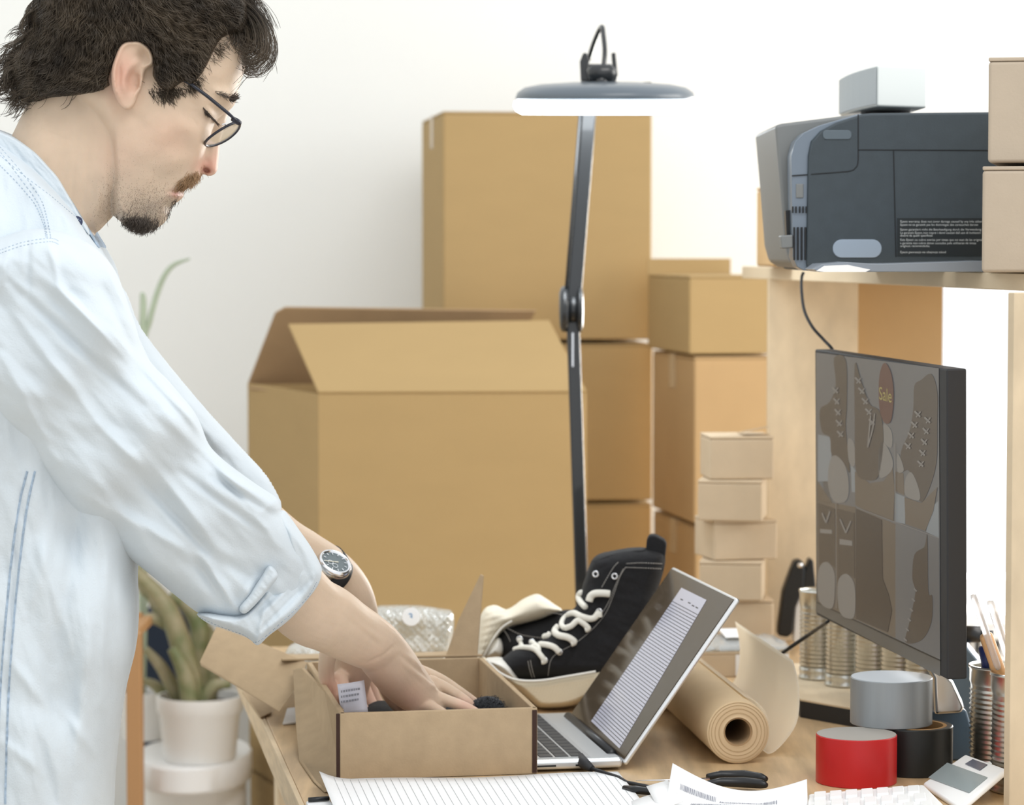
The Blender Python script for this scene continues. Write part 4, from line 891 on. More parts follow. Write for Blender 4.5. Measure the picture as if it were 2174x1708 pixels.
obj('shoelace', mb, lacem, s1, smooth=True)
s2 = thing('sneaker', 'second black sneaker lying on its side with cream sole toward the mailer box', 'shoe', zz(W(1130, 1470, 3.65), TZ)); SD2 = 3.66
iobj('upper', inflate(Z5a([(300, 820), (290, 740), (330, 655), (400, 640), (470, 615), (560, 590), (680, 550), (760, 560), (800, 700), (800, 1000), (600, 1060), (450, 980), (330, 870)]), 3, 42, 40, SD2), canvas, s2)
iobj('sole', inflate(Z5a([(160, 862), (175, 780), (190, 620), (205, 565), (235, 530), (290, 520), (350, 545), (400, 520), (440, 490), (490, 465), (540, 453), (590, 480), (640, 515), (685, 550), (620, 575), (560, 600), (470, 625), (400, 640), (345, 662), (300, 710), (262, 770), (225, 840), (195, 868)]), 2.5, 40, 26, SD2 - .012, bump=lambda X, Y, D: .5 * np.sign(np.sin((X * .3 + Y) * .45)) * (X < 1085), smoothn=3), mat('sole_pale', (.84, .78, .64), .5, var=(20, .04)), s2)
iobj('toe_cap', inflate(Z5a([(215, 835), (245, 760), (285, 715), (315, 712), (335, 750), (335, 800), (310, 830), (250, 840)]), 2, 40, 20, SD2 - .014), toe_m, s2)
mb = MB(); wtube(mb, [(950 + 205 / 2.81, 1100 + 850 / 2.81, SD2 - .040), (950 + 260 / 2.81, 1100 + 740 / 2.81, SD2 - .050), (950 + 320 / 2.81, 1100 + 655 / 2.81, SD2 - .050), (950 + 385 / 2.81, 1100 + 610 / 2.81, SD2 - .048)], .0014, 8); obj('foxing_line', mb, toe_m, s2, smooth=True)
mb = MB()
for pts in ([(350, 650), (430, 690), (500, 705), (590, 715)], [(335, 665), (360, 700), (375, 735)], [(560, 560), (640, 565), (690, 575)]):
    P = catmull([(950 + x / 2.81, 1100 + y / 2.81, SD2 - .0425) for x, y in pts], 6, closed=False)
    for a, b in list(zip(P, P[1:])): mb.tube([W(*a), W(*lerp(a, b, .6))], .0005, 4)
obj('stitching', mb, stit, s2)
# ------------------------------------------------------------------ parcel and clamp near the stack
r, FL, w_, e1, e2, h = carton('shoe_carton', 'white-sided kraft box lying on the desk behind the kraft paper roll', 1478, 1676, 1384, 1449, 3.78, 6, .16, m='card_pale', tape=False, z0=TZ)
mb = MB(); mb.box(FL - e2 * .0006 + e1 * (w_ * .42) + UZ * .002, e1 * w_ * .57, e2 * .0006, UZ * (h - .006)); obj('white_label', mb, M['paper'], r)
fm = mat('clear_film', (.78, .82, .84), .1, trans=.5, alpha=.72, bump=(50, .6), spec=.8)
zt_ = FL[2] + h
P = [[FL + e1 * (w_ * (-.03 + 1.06 * j / 14)) + e2 * (.15 * i / 8) + UZ * (h + .0015 + .012 * math.sin(math.pi * min(1, i / 7)) * math.sin(math.pi * (j + .3) / 14.6) ** .5 + .004 * noise.noise(Vector((i * .9, j * .8, 1)))) for j in range(15)] for i in range(9)]
P = np.array(P); P[..., 2] = np.maximum(P[..., 2], zt_ + .001)
fo = sheet('plastic_bag', 'clear shiny plastic bag with a white label on the kraft box', P, cat='bag'); fo.data.materials[0] = fm
mb = MB(); q = FL + e1 * w_ * .36 + UZ * (h + .0150) + e2 * .03; mb.prism([q, q + e1 * .028, q + e1 * .028 + e2 * .06 + UZ * .004, q + e2 * .06 + UZ * .004], UZ * .0004); obj('bag_label', mb, M['paper'], fo)
cl = thing('spring_clamp', 'large black spring clamp with a white insert standing by the side panel', 'clamp', zz(W(1685, 1350, 4.0), TZ))
cd = 4.06
mb = MB(); mb.prism([W(*p, cd) for p in ((1686, 1192), (1693, 1188), (1704, 1190), (1710, 1206), (1707, 1250), (1690, 1290), (1683, 1345), (1672, 1353), (1651, 1349), (1652, 1330), (1662, 1255), (1678, 1210))], A(0, .03, 0)); obj('jaw', mb, M['black'], cl, bevel=.004, seg=3)
mb = MB(); mb.prism([W(*p, cd + .004) for p in ((1712, 1204), (1718, 1186), (1727, 1188), (1733, 1250), (1725, 1258), (1700, 1256), (1700, 1225))], A(0, .03, 0)); obj('jaw', mb, M['black'], cl, bevel=.003, seg=3)
mb = MB(); mb.prism([W(*p, cd + .008) for p in ((1690, 1252), (1704, 1250), (1705, 1343), (1702, 1362), (1684, 1362))], A(0, .025, 0)); obj('insert', mb, M['white'], cl, bevel=.002)
mb = MB(); q = W(1698, 1199, cd); mb.tube([q, q - A(0, .004, 0)], .004, 14); obj('pivot', mb, M['chrome'], cl, smooth=True)
mb = MB(); wtube(mb, [(1759, 1318, 3.44), (1720, 1345, 3.5), (1680, 1372, 3.52), (1632, 1406, 3.54)], [.002, .0026, .0026, .002], 8); o = obj('power_cable', mb, M['black'], None, smooth=True); tag(o, 'thin black cable running from the monitor corner to the kraft roll', 'cable')
mb = MB(); wtube(mb, [(1706, 578, 3.62), (1702, 590, 3.62), (1702, 620, 3.60), (1708, 660, 3.57), (1725, 694, 3.54), (1748, 720, 3.52), (1767, 741, 3.50), (1770, 760, 3.515)], .0020, 8); o = obj('monitor_cable', mb, M['black_matte'], None, smooth=True); tag(o, 'black cable hanging from the printer shelf down to the monitor', 'cable')
# ------------------------------------------------------------------ plants
PD = 4.78
def potlathe(nm, lab, px, d, ytop, ybot, r, parent=None, taper=.80):
    X = (px - CX) / F * d; zt = ZC - (ytop - 530) / F * d; zb = ZC - (ybot - 530) / F * d; c = A(X, d, zb); h = zt - zb
    th = thing(nm, lab, 'plant', c)
    mb = MB(); mb.lathe(c, UZ, [(0, 0), (r * taper, 0), (r * (taper + .03), .004), (r * .93, h * .72), (r, h * .78), (r, h), (r * .93, h), (r * .9, h * .85), (0, h * .85)], 48); obj('pot', mb, M['white_glaze'], th, smooth=False, angle=40)
    mb = MB(); mb.lathe(c + UZ * (h * .86), UZ, [(r * .91, 0), (0, .004)], 32); obj('soil', mb, M['soil'], th)
    return th, zb
sth, zbp = potlathe('potted_succulent', 'thick-stemmed green succulent in a white pot left of the desk', 419, PD, 1480, 1618, .0735)
ST_ = [([(415, 1500), (405, 1440), (385, 1370), (362, 1305), (335, 1262), (300, 1225), (270, 1190)], [17, 19, 18, 15, 12, 9]), ([(428, 1500), (425, 1440), (417, 1390), (425, 1335), (400, 1290), (360, 1262)], [15, 15, 17, 17, 12, 7]),
       ([(405, 1500), (398, 1450), (385, 1410), (364, 1375)], [15, 16, 13, 8]), ([(392, 1500), (365, 1455), (340, 1412), (308, 1376)], [13, 12, 10, 6]), ([(440, 1500), (450, 1430), (455, 1380), (440, 1330)], [14, 15, 14, 7]),
       ([(360, 1330), (325, 1312), (280, 1322)], [9, 10, 5]), ([(430, 1490), (455, 1455), (490, 1452)], [12, 11, 6]), ([(375, 1350), (340, 1300), (318, 1270)], [9, 9, 5]), ([(360, 1490), (330, 1455), (300, 1442)], [10, 9, 4]), ([(350, 1285), (310, 1250), (290, 1215)], [13, 12, 8])]
for i, (p_, r_) in enumerate(ST_):
    dd = PD + (-.03, .03, -.05, 0, .04, -.02, -.03, .02, .05, .04)[i]; mb = MB(); wtube(mb, [(x, y, dd) for x, y in p_], [q * 1.3 * PD / F for q in r_], 8); o = obj('stem', mb, M['leaf'], sth, smooth=True)
tp, zb2 = potlathe('potted_plant', 'white pot with tall thin stems behind the succulent', 300, 4.98, 1470, 1573, .045)
for p_, r_ in (([(302, 1490), (300, 1300), (300, 1000), (302, 760), (304, 640), (299, 622)], [6, 6, 7, 8, 7, 3]), ([(306, 1490), (312, 1100), (306, 760), (318, 680), (340, 605), (365, 565), (403, 549)], [3, 4, 5, 6, 6, 5, 2])):
    mb = MB(); wtube(mb, [(x, y, 4.98) for x, y in p_], [q * 5 / F for q in r_], 8); obj('stem', mb, M['leaf_grey'], tp, smooth=True)
c = A((400 - CX) / F * 4.86, 4.86, 0)
stl = thing('plant_stool', 'round white plant stool under the white pots', 'stool', c)
mb = MB(); mb.lathe(c, UZ, [(.0, zbp - .047), (.16, zbp - .047), (.165, zbp - .042), (.165, zbp - .005), (.160, zbp - .0005), (0, zbp - .0005)], 64)
mb.v = [((x - c[0]) * .60 + c[0] + .006, y, z) for x, y, z in mb.v]
obj('seat', mb, M['white'], stl, angle=40)
mb = MB(); mb.lathe(c + A(.006, .01, 0), UZ, [(.0, 0), (.088, 0), (.088, zbp - .048), (0, zbp - .048)], 48); obj('drum', mb, M['white_glaze'], stl, angle=40)
# second pot rests on the same height: small block
mb = MB(); q = A((300 - CX) / F * 4.98, 4.98, zbp); mb.lathe(q, UZ, [(0, 0), (.05, 0), (.05, zb2 - zbp - .0005), (0, zb2 - zbp - .0005)], 32)
if zb2 > zbp + .002: o = obj('saucer', mb, M['white_glaze'], None, angle=40); tag(o, 'white saucer under the pot with tall stems', 'saucer')
ps = thing('wooden_rack', 'brown wooden rack post left of the white plant pot', 'rack', A((277 - CX) / F * 4.6, 4.6, 0))
for x in (277, 60):
    for dd in (4.44, 4.68):
        X = (x - CX) / F * dd + (0 if dd < 4.5 else (.003 if x > 100 else 0)); mb = MB(); mb.box(A(X - .0115, dd, 0), A(.023, 0, 0), A(0, .024, 0), UZ * .72); obj('post', mb, mat('rack_brown', (.42, .23, .10), .6), ps, bevel=.002)
for z_ in (.35, .70):
    mb = MB(); mb.box(A((60 - CX) / F * 4.45, 4.445, z_), A(217 / F * 4.45, 0, 0), A(0, .25, 0), UZ * .015); obj('shelf', mb, mat('rack_brown', (.42, .23, .10), .6), ps, bevel=.002)
mb = MB(); X0 = (286 - CX) / F * 5.35; mb.box(A(X0, 5.35, 0), A(.085, 0, 0), A(0, .2, 0), UZ * .63); o = obj('storage_bin', mb, mat('navy_fabric', (.02, .03, .05), .9), None, bevel=.01, seg=3); tag(o, 'dark navy bin standing behind the succulent', 'bin')
# ------------------------------------------------------------------ person
per = thing('person', 'person in a pale blue denim shirt and black glasses bending over the mailer box', 'person', A(-.48, 2.93, 0))
HD = 2.92
parts_v, parts_f = [], []
def addpart(vf):
    n = sum(len(v) for v in parts_v); parts_v.append(np.asarray(vf[0])); parts_f.extend([tuple(n + i for i in f) for f in vf[1]])
Z1 = lambda pts: [(x / 3.2839, y / 3.2839) for x, y in pts]
head_poly = [(520, 140), (513, 165), (506, 188), (503, 205), (496, 222), (484, 236), (470, 250), (455, 275), (444, 310), (436, 345), (429, 368), (424, 376), (412, 388), (398, 398), (389, 404), (387, 410), (386, 418), (380, 426), (372, 431), (364, 438), (360, 447), (357, 458), (349, 472), (336, 482), (318, 490), (296, 491), (272, 482), (252, 467), (238, 452), (233, 420), (234, 380), (230, 340), (215, 300), (190, 262), (150, 225), (115, 185), (92, 130), (88, 70), (105, 5), (150, -55), (220, -92), (310, -105), (400, -85), (465, -35), (505, 30), (522, 95)]
hW = fld([(260, 60, 77), (150, 90, 70), (380, 20, 72), (470, 60, 60), (480, 130, 60), (410, 140, 67), (505, 200, 52), (470, 230, 46), (440, 225, 60), (400, 215, 70), (430, 270, 52), (400, 265, 66), (350, 260, 72), (300, 300, 70), (400, 320, 55), (350, 340, 63), (300, 380, 62), (420, 350, 38), (410, 385, 32), (380, 400, 38), (350, 400, 50), (380, 420, 30), (340, 430, 44), (300, 430, 52), (355, 455, 27), (330, 475, 27), (300, 470, 33), (260, 440, 55), (240, 400, 60), (250, 340, 66), (180, 200, 72), (160, -20, 72), (300, -60, 74), (420, -50, 66)], 26)
hR = fld([(260, 0, 150), (120, 100, 130), (400, 0, 130), (500, 60, 80), (500, 140, 70), (490, 210, 50), (440, 260, 34), (430, 330, 26), (420, 370, 26), (395, 400, 26), (370, 430, 24), (350, 460, 30), (310, 480, 36), (260, 460, 26), (236, 400, 18), (232, 330, 24), (190, 260, 60)], 40)
def gb(x, y, sx, sy, am, rot=0):
    c, s = math.cos(math.radians(rot)), math.sin(math.radians(rot))
    def f(X, Y, D): u = (X - x) * c + (Y - y) * s; v = -(X - x) * s + (Y - y) * c; return am * np.exp(-(u / sx) ** 2 - (v / sy) ** 2)
    return f
hb = addf(gb(452, 240, 20, 17, -8, 35), gb(446, 240, 13, 9, 6.5, 40), gb(488, 205, 18, 10, 4, 60), gb(470, 200, 22, 8, 2.5, 30), gb(395, 268, 30, 20, 3, 30), gb(388, 340, 34, 40, 2, 0),
          segridge([(432, 228, 458, 260, 2.2, -3.2), (428, 262, 452, 276, 3, -1.2), (425, 340, 395, 385, 4.5, -2.6), (398, 372, 388, 396, 5, 1.5), (388, 404, 352, 408, 3.2, -3.6), (384, 416, 360, 416, 5, 2.4), (362, 436, 345, 440, 6, -2.0), (238, 455, 236, 380, 5, 1.5), (330, 170, 400, 250, 12, -1.2), (252, 240, 300, 255, 12, -1.5)]), fnoise(20, 60, 40, .8, 4))
addpart(inflate(head_poly, 2.2, hW, hR, HD, bump=hb, smoothn=4, bumpback=True))
# nose
nose_poly = [(500, 208), (492, 224), (485, 240), (478, 262), (472, 285), (467, 305), (465, 325), (463, 345), (462, 358), (457, 368), (448, 373), (437, 372), (427, 366), (418, 366), (411, 357), (412, 342), (421, 325), (433, 305), (442, 285), (450, 262), (462, 240), (480, 215)]
nW = fld([(495, 215, 17), (478, 250, 11), (470, 290, 11), (462, 335, 13), (455, 360, 13), (440, 360, 17), (424, 350, 20), (418, 358, 19), (435, 330, 19), (448, 300, 17), (455, 260, 20)], 14)
addpart(inflate(nose_poly, 1.6, nW, fld([(480, 250, 10), (455, 355, 15), (425, 350, 13), (445, 300, 18)], 25), HD, bump=addf(gb(427, 349, 9, 9, 1.5), gb(438, 361, 8, 5, -26, 25), gb(440, 342, 4, 12, -1.6, -30), gb(456, 352, 8, 9, .8)), smoothn=4, bumpback=True))
# lips
addpart(inflate([(402, 396), (394, 400), (389, 405), (378, 407), (362, 404), (372, 397), (390, 390)], 1.5, 21, 9, HD, smoothn=4))
addpart(inflate([(388, 406), (389, 412), (387, 419), (381, 424), (370, 423), (358, 412), (360, 406), (375, 405)], 1.5, 22, 10, HD, smoothn=4))
# neck
neck_poly = [(120, 60), (70, 150), (58, 215), (42, 252), (24, 289), (0, 330), (-10, 420), (0, 560), (100, 640), (215, 620), (212, 560), (200, 500), (207, 492), (214, 485), (226, 472), (238, 458), (262, 410), (300, 330), (330, 200), (280, 80), (200, 40)]
nkW = fld([(100, 200, 52), (180, 250, 59), (230, 350, 56), (200, 400, 57), (120, 350, 62), (60, 350, 66), (220, 460, 40), (200, 480, 42), (100, 500, 85), (200, 580, 70)], 45)
addpart(inflate(neck_poly, 3.0, nkW, fld([(60, 250, 70), (210, 480, 40), (240, 440, 40), (100, 500, 90)], 60), HD, bump=addf(segridge([(230, 300, 200, 480, 14, 2.2), (150, 290, 120, 420, 16, -1.5), (215, 380, 222, 470, 6, -1.6)]), fnoise(75, 80, 30, .8, 9)), smoothn=4, bumpback=True))
# ear (near and mirrored)
ear = Z1([(905, 282), (960, 283), (1010, 300), (1050, 340), (1074, 400), (1072, 450), (1040, 470), (1010, 500), (1000, 560), (985, 620), (960, 670), (945, 715), (918, 752), (880, 764), (845, 745), (812, 690), (785, 620), (775, 540), (780, 470), (800, 400), (828, 330), (865, 292)])
EP = catmull(ear, 6)
def earbump(X, Y, D):
    i_, d, n_ = poly_info(EP, X, Y); x, y = X * 3.2839, Y * 3.2839
    low = np.clip((700 - y) / 60, 0, 1); fr = np.clip((1010 - x) / 60, 0, 1) + (y < 470)
    rim = 4.2 * np.exp(-((d - 5.5) / 4.0) ** 2) * low * np.clip(fr, 0, 1)
    ant = segridge([(1000, 400, 905, 470, 26, 2.2), (905, 470, 862, 560, 24, 2.6), (862, 560, 880, 650, 26, 2.4), (985, 560, 990, 640, 18, 1.6)])(x, y, D)
    con = -12.5 * np.exp(-((x - 930) / 42) ** 2 - ((y - 560) / 62) ** 2) - 5.0 * np.exp(-((x - 955) / 18) ** 2 - ((y - 600) / 28) ** 2) - 5.5 * np.exp(-((x - 1000) / 40) ** 2 - ((y - 385) / 40) ** 2) - 3.8 * np.exp(-((x - 830) / 18) ** 2 - ((y - 510) / 90) ** 2)
    return rim + ant + con
ED = fld([(325, 130, HD - .0735), (305, 200, HD - .070), (240, 150, HD - .0885), (260, 95, HD - .0865), (270, 225, HD - .079), (238, 180, HD - .088)], 30)
ev = inflate(ear, 1.5, 8.0, 5, lambda X, Y: ED(X, Y) + .003, bump=earbump, smoothn=6)
addpart(ev); mv_ = np.array(ev[0]); mv_[:, 1] = 2 * HD - mv_[:, 1]; addpart((mv_, [f[::-1] for f in ev[1]]))
# limbs: swept ellipses (px, py, depth, radius in view px, radius in depth mm)
def limb(pts, k=24, sm=6, cap=True):
    P = catmull(pts, sm, closed=False); c = W(P[:, 0], P[:, 1], P[:, 2]); n = len(P)
    tg = np.gradient(c, axis=0); tg /= np.linalg.norm(tg, axis=1)[:, None]; vs = []; fs = []
    for i in range(n):
        b_ = A(0, 1, 0) - tg[i] * tg[i][1]; b_ = nz(b_); a_ = np.cross(tg[i], b_); ra = P[i, 3] / F * P[i, 2]; rb = P[i, 4] / 1000
        for j in range(k): t = 2 * math.pi * j / k; vs.append(c[i] + a_ * math.cos(t) * ra + b_ * math.sin(t) * rb)
    for i in range(n - 1):
        for j in range(k): j2 = (j + 1) % k; fs.append((i * k + j, i * k + j2, (i + 1) * k + j2, (i + 1) * k + j))
    # rounded caps
    for (i, sg) in ((0, -1), (n - 1, 1)):
        ra = P[i, 3] / F * P[i, 2]; rb = P[i, 4] / 1000; r_ = min(ra, rb); b_ = nz(A(0, 1, 0) - tg[i] * tg[i][1]); a_ = np.cross(tg[i], b_); prev = i * k
        for q in (1, 2, 3):
            th_ = q / 4 * math.pi / 2; base = len(vs)
            for j in range(k): t = 2 * math.pi * j / k; vs.append(c[i] + sg * tg[i] * r_ * math.sin(th_) + math.cos(th_) * (a_ * math.cos(t) * ra + b_ * math.sin(t) * rb))
            for j in range(k): j2 = (j + 1) % k; fs.append((prev + j, prev + j2, base + j2, base + j) if sg > 0 else (prev + j2, prev + j, base + j, base + j2))
            prev = base
        vs.append(c[i] + sg * tg[i] * r_); fs += [((prev + j, prev + (j + 1) % k, len(vs) - 1) if sg > 0 else (prev + (j + 1) % k, prev + j, len(vs) - 1)) for j in range(k)]
    return np.array(vs), fs
addpart(limb([(95, 480, HD, 95, 95), (30, 700, HD, 150, 110), (-10, 1000, HD, 165, 110), (0, 1300, HD, 150, 110), (0, 1600, HD, 150, 120)], 32))
addpart(limb([(60, 560, 2.84, 70, 42), (300, 900, 2.86, 82, 42), (480, 1130, 2.915, 82, 40), (580, 1215, 2.95, 80, 38), (650, 1288, 2.985, 77, 34), (697, 1313, 3.01, 73, 32), (735, 1336, 3.035, 67, 30), (775, 1358, 3.065, 61, 29), (800, 1373, 3.09, 56, 28), (826, 1404, 3.12, 55, 31), (850, 1434, 3.15, 52, 36), (876, 1460, 3.175, 45, 39), (900, 1476, 3.195, 33, 38)], 32))
# right hand fingers (index far, little finger near)
for pts in ([(872, 1420, 3.205, 17, 9.5), (905, 1430, 3.215, 15, 9), (940, 1446, 3.225, 13.5, 8.5), (972, 1466, 3.23, 12, 8), (1000, 1484, 3.235, 10, 7.2), (1012, 1491, 3.235, 8, 6.2)],
            [(870, 1442, 3.185, 18, 10), (905, 1447, 3.195, 16, 9.3), (935, 1455, 3.20, 14, 9), (965, 1472, 3.205, 12.5, 8.4), (990, 1488, 3.205, 11, 7.6), (1003, 1497, 3.205, 8, 6.2)],
            [(880, 1468, 3.165, 20, 10), (915, 1476, 3.17, 16, 9.4), (950, 1487, 3.175, 13, 8.8), (985, 1499, 3.175, 11.5, 8), (1008, 1509, 3.175, 9, 6.8), (1022, 1516, 3.17, 6, 5.5)],
            [(885, 1488, 3.145, 18, 9.2), (912, 1498, 3.148, 13, 8.4), (935, 1510, 3.15, 11, 7.8), (960, 1526, 3.15, 10, 7), (978, 1538, 3.15, 8, 6)],
            [(800, 1402, 3.135, 20, 12), (812, 1440, 3.17, 17, 11), (828, 1478, 3.195, 14, 10), (850, 1508, 3.205, 11, 8.5)]): addpart(limb(pts, 16))
addpart(inflate([(812, 1425), (840, 1415), (872, 1418), (905, 1440), (925, 1470), (920, 1495), (895, 1508), (870, 1503), (835, 1485), (808, 1462)], 3, 27, 24, 3.172, smoothn=4))
# left arm, wrist and hand going down into the box
addpart(limb([(110, 560, 3.04, 70, 42), (300, 830, 3.09, 60, 36), (440, 1000, 3.13, 56, 34), (580, 1130, 3.17, 52, 33), (650, 1172, 3.20, 46, 29), (705, 1207, 3.225, 44, 26), (738, 1255, 3.25, 50, 28), (752, 1310, 3.275, 52, 31), (752, 1370, 3.295, 50, 34), (746, 1430, 3.31, 46, 34), (742, 1470, 3.315, 38, 30)], 28))
for pts in ([(712, 1330, 3.25, 22, 12), (697, 1385, 3.245, 19, 11), (693, 1430, 3.25, 17, 10), (706, 1470, 3.255, 14, 9), (722, 1500, 3.26, 11, 8)],
            [(722, 1440, 3.27, 18, 10), (735, 1485, 3.25, 15, 9), (755, 1518, 3.24, 12, 8), (775, 1535, 3.235, 9, 7)], [(745, 1450, 3.30, 18, 10), (760, 1490, 3.285, 15, 9), (785, 1522, 3.275, 12, 8), (800, 1535, 3.27, 9, 7)],
            [(765, 1450, 3.325, 18, 10), (785, 1490, 3.32, 15, 9), (805, 1515, 3.315, 12, 8)], [(775, 1430, 3.345, 16, 10), (792, 1470, 3.35, 13, 9), (808, 1498, 3.35, 10, 8)]): addpart(limb(pts, 16))
V_ = np.concatenate(parts_v)
tmp = bpy.data.meshes.new('tmp'); tmp.from_pydata(V_.tolist(), [], parts_f); to = bpy.data.objects.new('tmp', tmp); COL.objects.link(to)
rm = to.modifiers.new('r', 'REMESH'); rm.mode = 'VOXEL'; rm.voxel_size = .00155; rm.adaptivity = 0; rm.use_smooth_shade = True
sm_ = to.modifiers.new('s', 'SMOOTH'); sm_.factor = .5; sm_.iterations = 2
dg = bpy.context.evaluated_depsgraph_get(); bme = bpy.data.meshes.new_from_object(to.evaluated_get(dg)); bpy.data.objects.remove(to)
nv = len(bme.vertices); bv = np.empty(nv * 3); bme.vertices.foreach_get('co', bv); bv = bv.reshape(-1, 3); print('body verts', nv)
bnr = np.empty(nv * 3); bme.vertices.foreach_get('normal', bnr); bnr = bnr.reshape(-1, 3)
pp = PX(bv); x_, y_ = pp[:, 0], pp[:, 1]
# fine relief: wrist creases, tendons, neck and eye folds
rel = segridge([(838, 1368, 815, 1390, 4, -.9), (815, 1390, 775, 1408, 4, -1.0), (846, 1378, 822, 1402, 6, .5), (800, 1290, 862, 1372, 10, 1.6), (850, 1380, 925, 1440, 6, 1.2), (845, 1400, 925, 1462, 6, 1.1), (850, 1390, 918, 1450, 4, -.8), (905, 1432, 935, 1440, 8, 1.2), (905, 1455, 935, 1458, 8, 1.0), (968, 1462, 978, 1470, 6, .7), (960, 1470, 968, 1478, 6, .7), (690, 1240, 800, 1330, 9, 1.0), (720, 1300, 800, 1365, 7, -.8), (770, 1330, 810, 1360, 6, 1.0), (700, 1400, 706, 1500, 4, -1.4),
                (150, 300, 60, 262, 4, -.8), (190, 320, 175, 440, 5, -.7), (160, 330, 150, 450, 4, -.5), (418, 225, 402, 214, 2.5, -.5), (420, 236, 404, 236, 2.5, -.5), (240, 262, 236, 330, 8, -1.4), (408, 250, 425, 275, 3, -.5), (300, 262, 330, 245, 10, .8)])
hgt = rel(x_, y_, 0) * (bnr[:, 1] < -.15) / 1000.0; bv = bv + bnr * hgt[:, None]
colr = np.tile(A(.625, .48, .355), (nv, 1))
def tint(cx, cy, sx, sy, c, am, mask=None):
    w_ = am * np.exp(-((x_ - cx) / sx) ** 2 - ((y_ - cy) / sy) ** 2)
    if mask is not None: w_ = w_ * mask
    colr[:] = colr * (1 - w_[:, None]) + np.array(c) * w_[:, None]
pink = (.66, .28, .22); hm_ = (bv[:, 1] < 3.3) & (y_ < 560)
tint(440, 355, 26, 24, pink, .65); tint(465, 330, 14, 40, pink, .35); tint(262, 160, 34, 60, (.64, .27, .21), .50); tint(360, 290, 60, 50, (.66, .36, .27), .3); tint(376, 412, 16, 10, (.50, .20, .17), .8); tint(250, 330, 50, 60, (.62, .35, .26), .25)
stb = (.34, .285, .23)
tint(300, 460, 60, 40, stb, .55, hm_); tint(345, 440, 40, 30, stb, .4, hm_); tint(250, 400, 40, 60, stb, .22, hm_); tint(205, 440, 30, 60, stb, .12, hm_); tint(330, 370, 60, 50, stb, .15, hm_)
tint(870, 1490, 40, 40, (.70, .32, .24), .35); tint(760, 1500, 50, 60, (.66, .30, .24), .45); tint(800, 1450, 60, 60, (.64, .33, .25), .3); tint(700, 1470, 22, 40, (.66, .26, .2), .45); tint(990, 1495, 26, 20, (.70, .36, .30), .4)
ca_ = bme.color_attributes.new('Col', 'FLOAT_COLOR', 'POINT'); ca_.data.foreach_set('color', np.concatenate([colr, np.ones((nv, 1))], 1).ravel())
off = A(*per.location); bme.vertices.foreach_set('co', (bv - off).ravel()); bme.materials.clear(); bme.materials.append(M['skin']); bme.polygons.foreach_set('use_smooth', [True] * len(bme.polygons)); bme.update()
body = bpy.data.objects.new('body', bme); COL.objects.link(body); body.parent = per
bpolys = [tuple(p.vertices) for p in bme.polygons if True]
hsel = bv[:, 2] > 1.28
bvh = BVHTree.FromPolygons([tuple(p) for p in bv], bpolys)
CAMP = Vector((0, 0, ZC))
def hit(px, py, tree=None):
    d_ = Vector(W(px, py, 1.0)) - CAMP; r = (tree or bvh).ray_cast(CAMP, d_.normalized(), 6)
    return (None, None) if r[0] is None else (np.array(r[0]), np.array(r[1]))
rng = random.Random(11)
def hairs(mb, n, samp, length, direction, r=.00016, lift=.35, jit=.35, curl=0, segs=4, fall=None):
    for _ in range(n):
        x, y = samp(); p, nn = hit(x, y)
        if p is None: continue
        if fall is not None and rng.random() > fall(x, y): continue
        dx, dy = direction(x, y); dv = A(dx, 0, -dy) + A(*(rng.gauss(0, jit) for _ in range(3))); dv = dv - nn * np.dot(dv, nn) * .8; dv = nz(dv) * (1 - lift) + nn * lift; L = length * rng.uniform(.6, 1.3)
        path = [p - nn * .0003]; 
        for k in range(segs): path.append(path[-1] + nz(dv) * L / segs); dv = dv + A(curl, 0, -curl * .6) + A(*(rng.gauss(0, .12) for _ in range(3)))
        mb.tube(path, [r] * segs + [r * .3], 3, caps=False)
def gss(cx, cy, rx, ry, rot=0):
    def f():
        u, v = rng.gauss(0, rx), rng.gauss(0, ry); c, s = math.cos(math.radians(rot)), math.sin(math.radians(rot)); return cx + u * c - v * s, cy + u * s + v * c
    return f
def ell(cx, cy, rx, ry, rot=0):
    def f():
        a_ = rng.uniform(0, 2 * math.pi); q = math.sqrt(rng.random()); u, v = rx * q * math.cos(a_), ry * q * math.sin(a_); c, s = math.cos(math.radians(rot)), math.sin(math.radians(rot)); return cx + u * c - v * s, cy + u * s + v * c
    return f
# eyebrow, lashes, moustache, beard, stubble
mb = MB(); hairs(mb, 75, ell(474, 203, 24, 4.5, 24), .0075, lambda x, y: (.8, .3), .00016, .15, .22); hairs(mb, 110, ell(492, 212, 7, 6, 20), .0075, lambda x, y: (.75, -.2), .00026, .25, .25)
for v in list(mb.v): pass
o = obj('eyebrow', mb, M['beard'], per)
mb = MB()
for i in range(90):
    t_ = rng.random(); x = 431 + 29 * t_; y = 229 + 31 * t_ + 1.5 * math.sin(t_ * 3); p, nn = hit(x, y)
    if p is None: continue
    dv = A(.55, -.45, -.75) + A(rng.gauss(0, .12), rng.gauss(0, .12), rng.gauss(0, .1)); L = rng.uniform(.003, .0075); mb.tube([p, p + dv * L * .5, p + dv * L + A(.0008, 0, .0005)], [.00035, .0003, .0001], 3, caps=False)
for i in range(60):
    t_ = rng.random(); u_ = rng.random(); x = 432 + 12 * t_ + 3 * u_; y = 231 + 13 * t_ + 11 * u_ * (1 - t_); p, nn = hit(x, y)
    if p is not None: dv = A(.25, -.25, -.9) + A(rng.gauss(0, .15), 0, rng.gauss(0, .1)); L = rng.uniform(.002, .0045); mb.tube([p, p + dv * L * .5 + nn * .0006, p + dv * L + nn * .0006], [.00022, .0002, .0001], 3, caps=False)
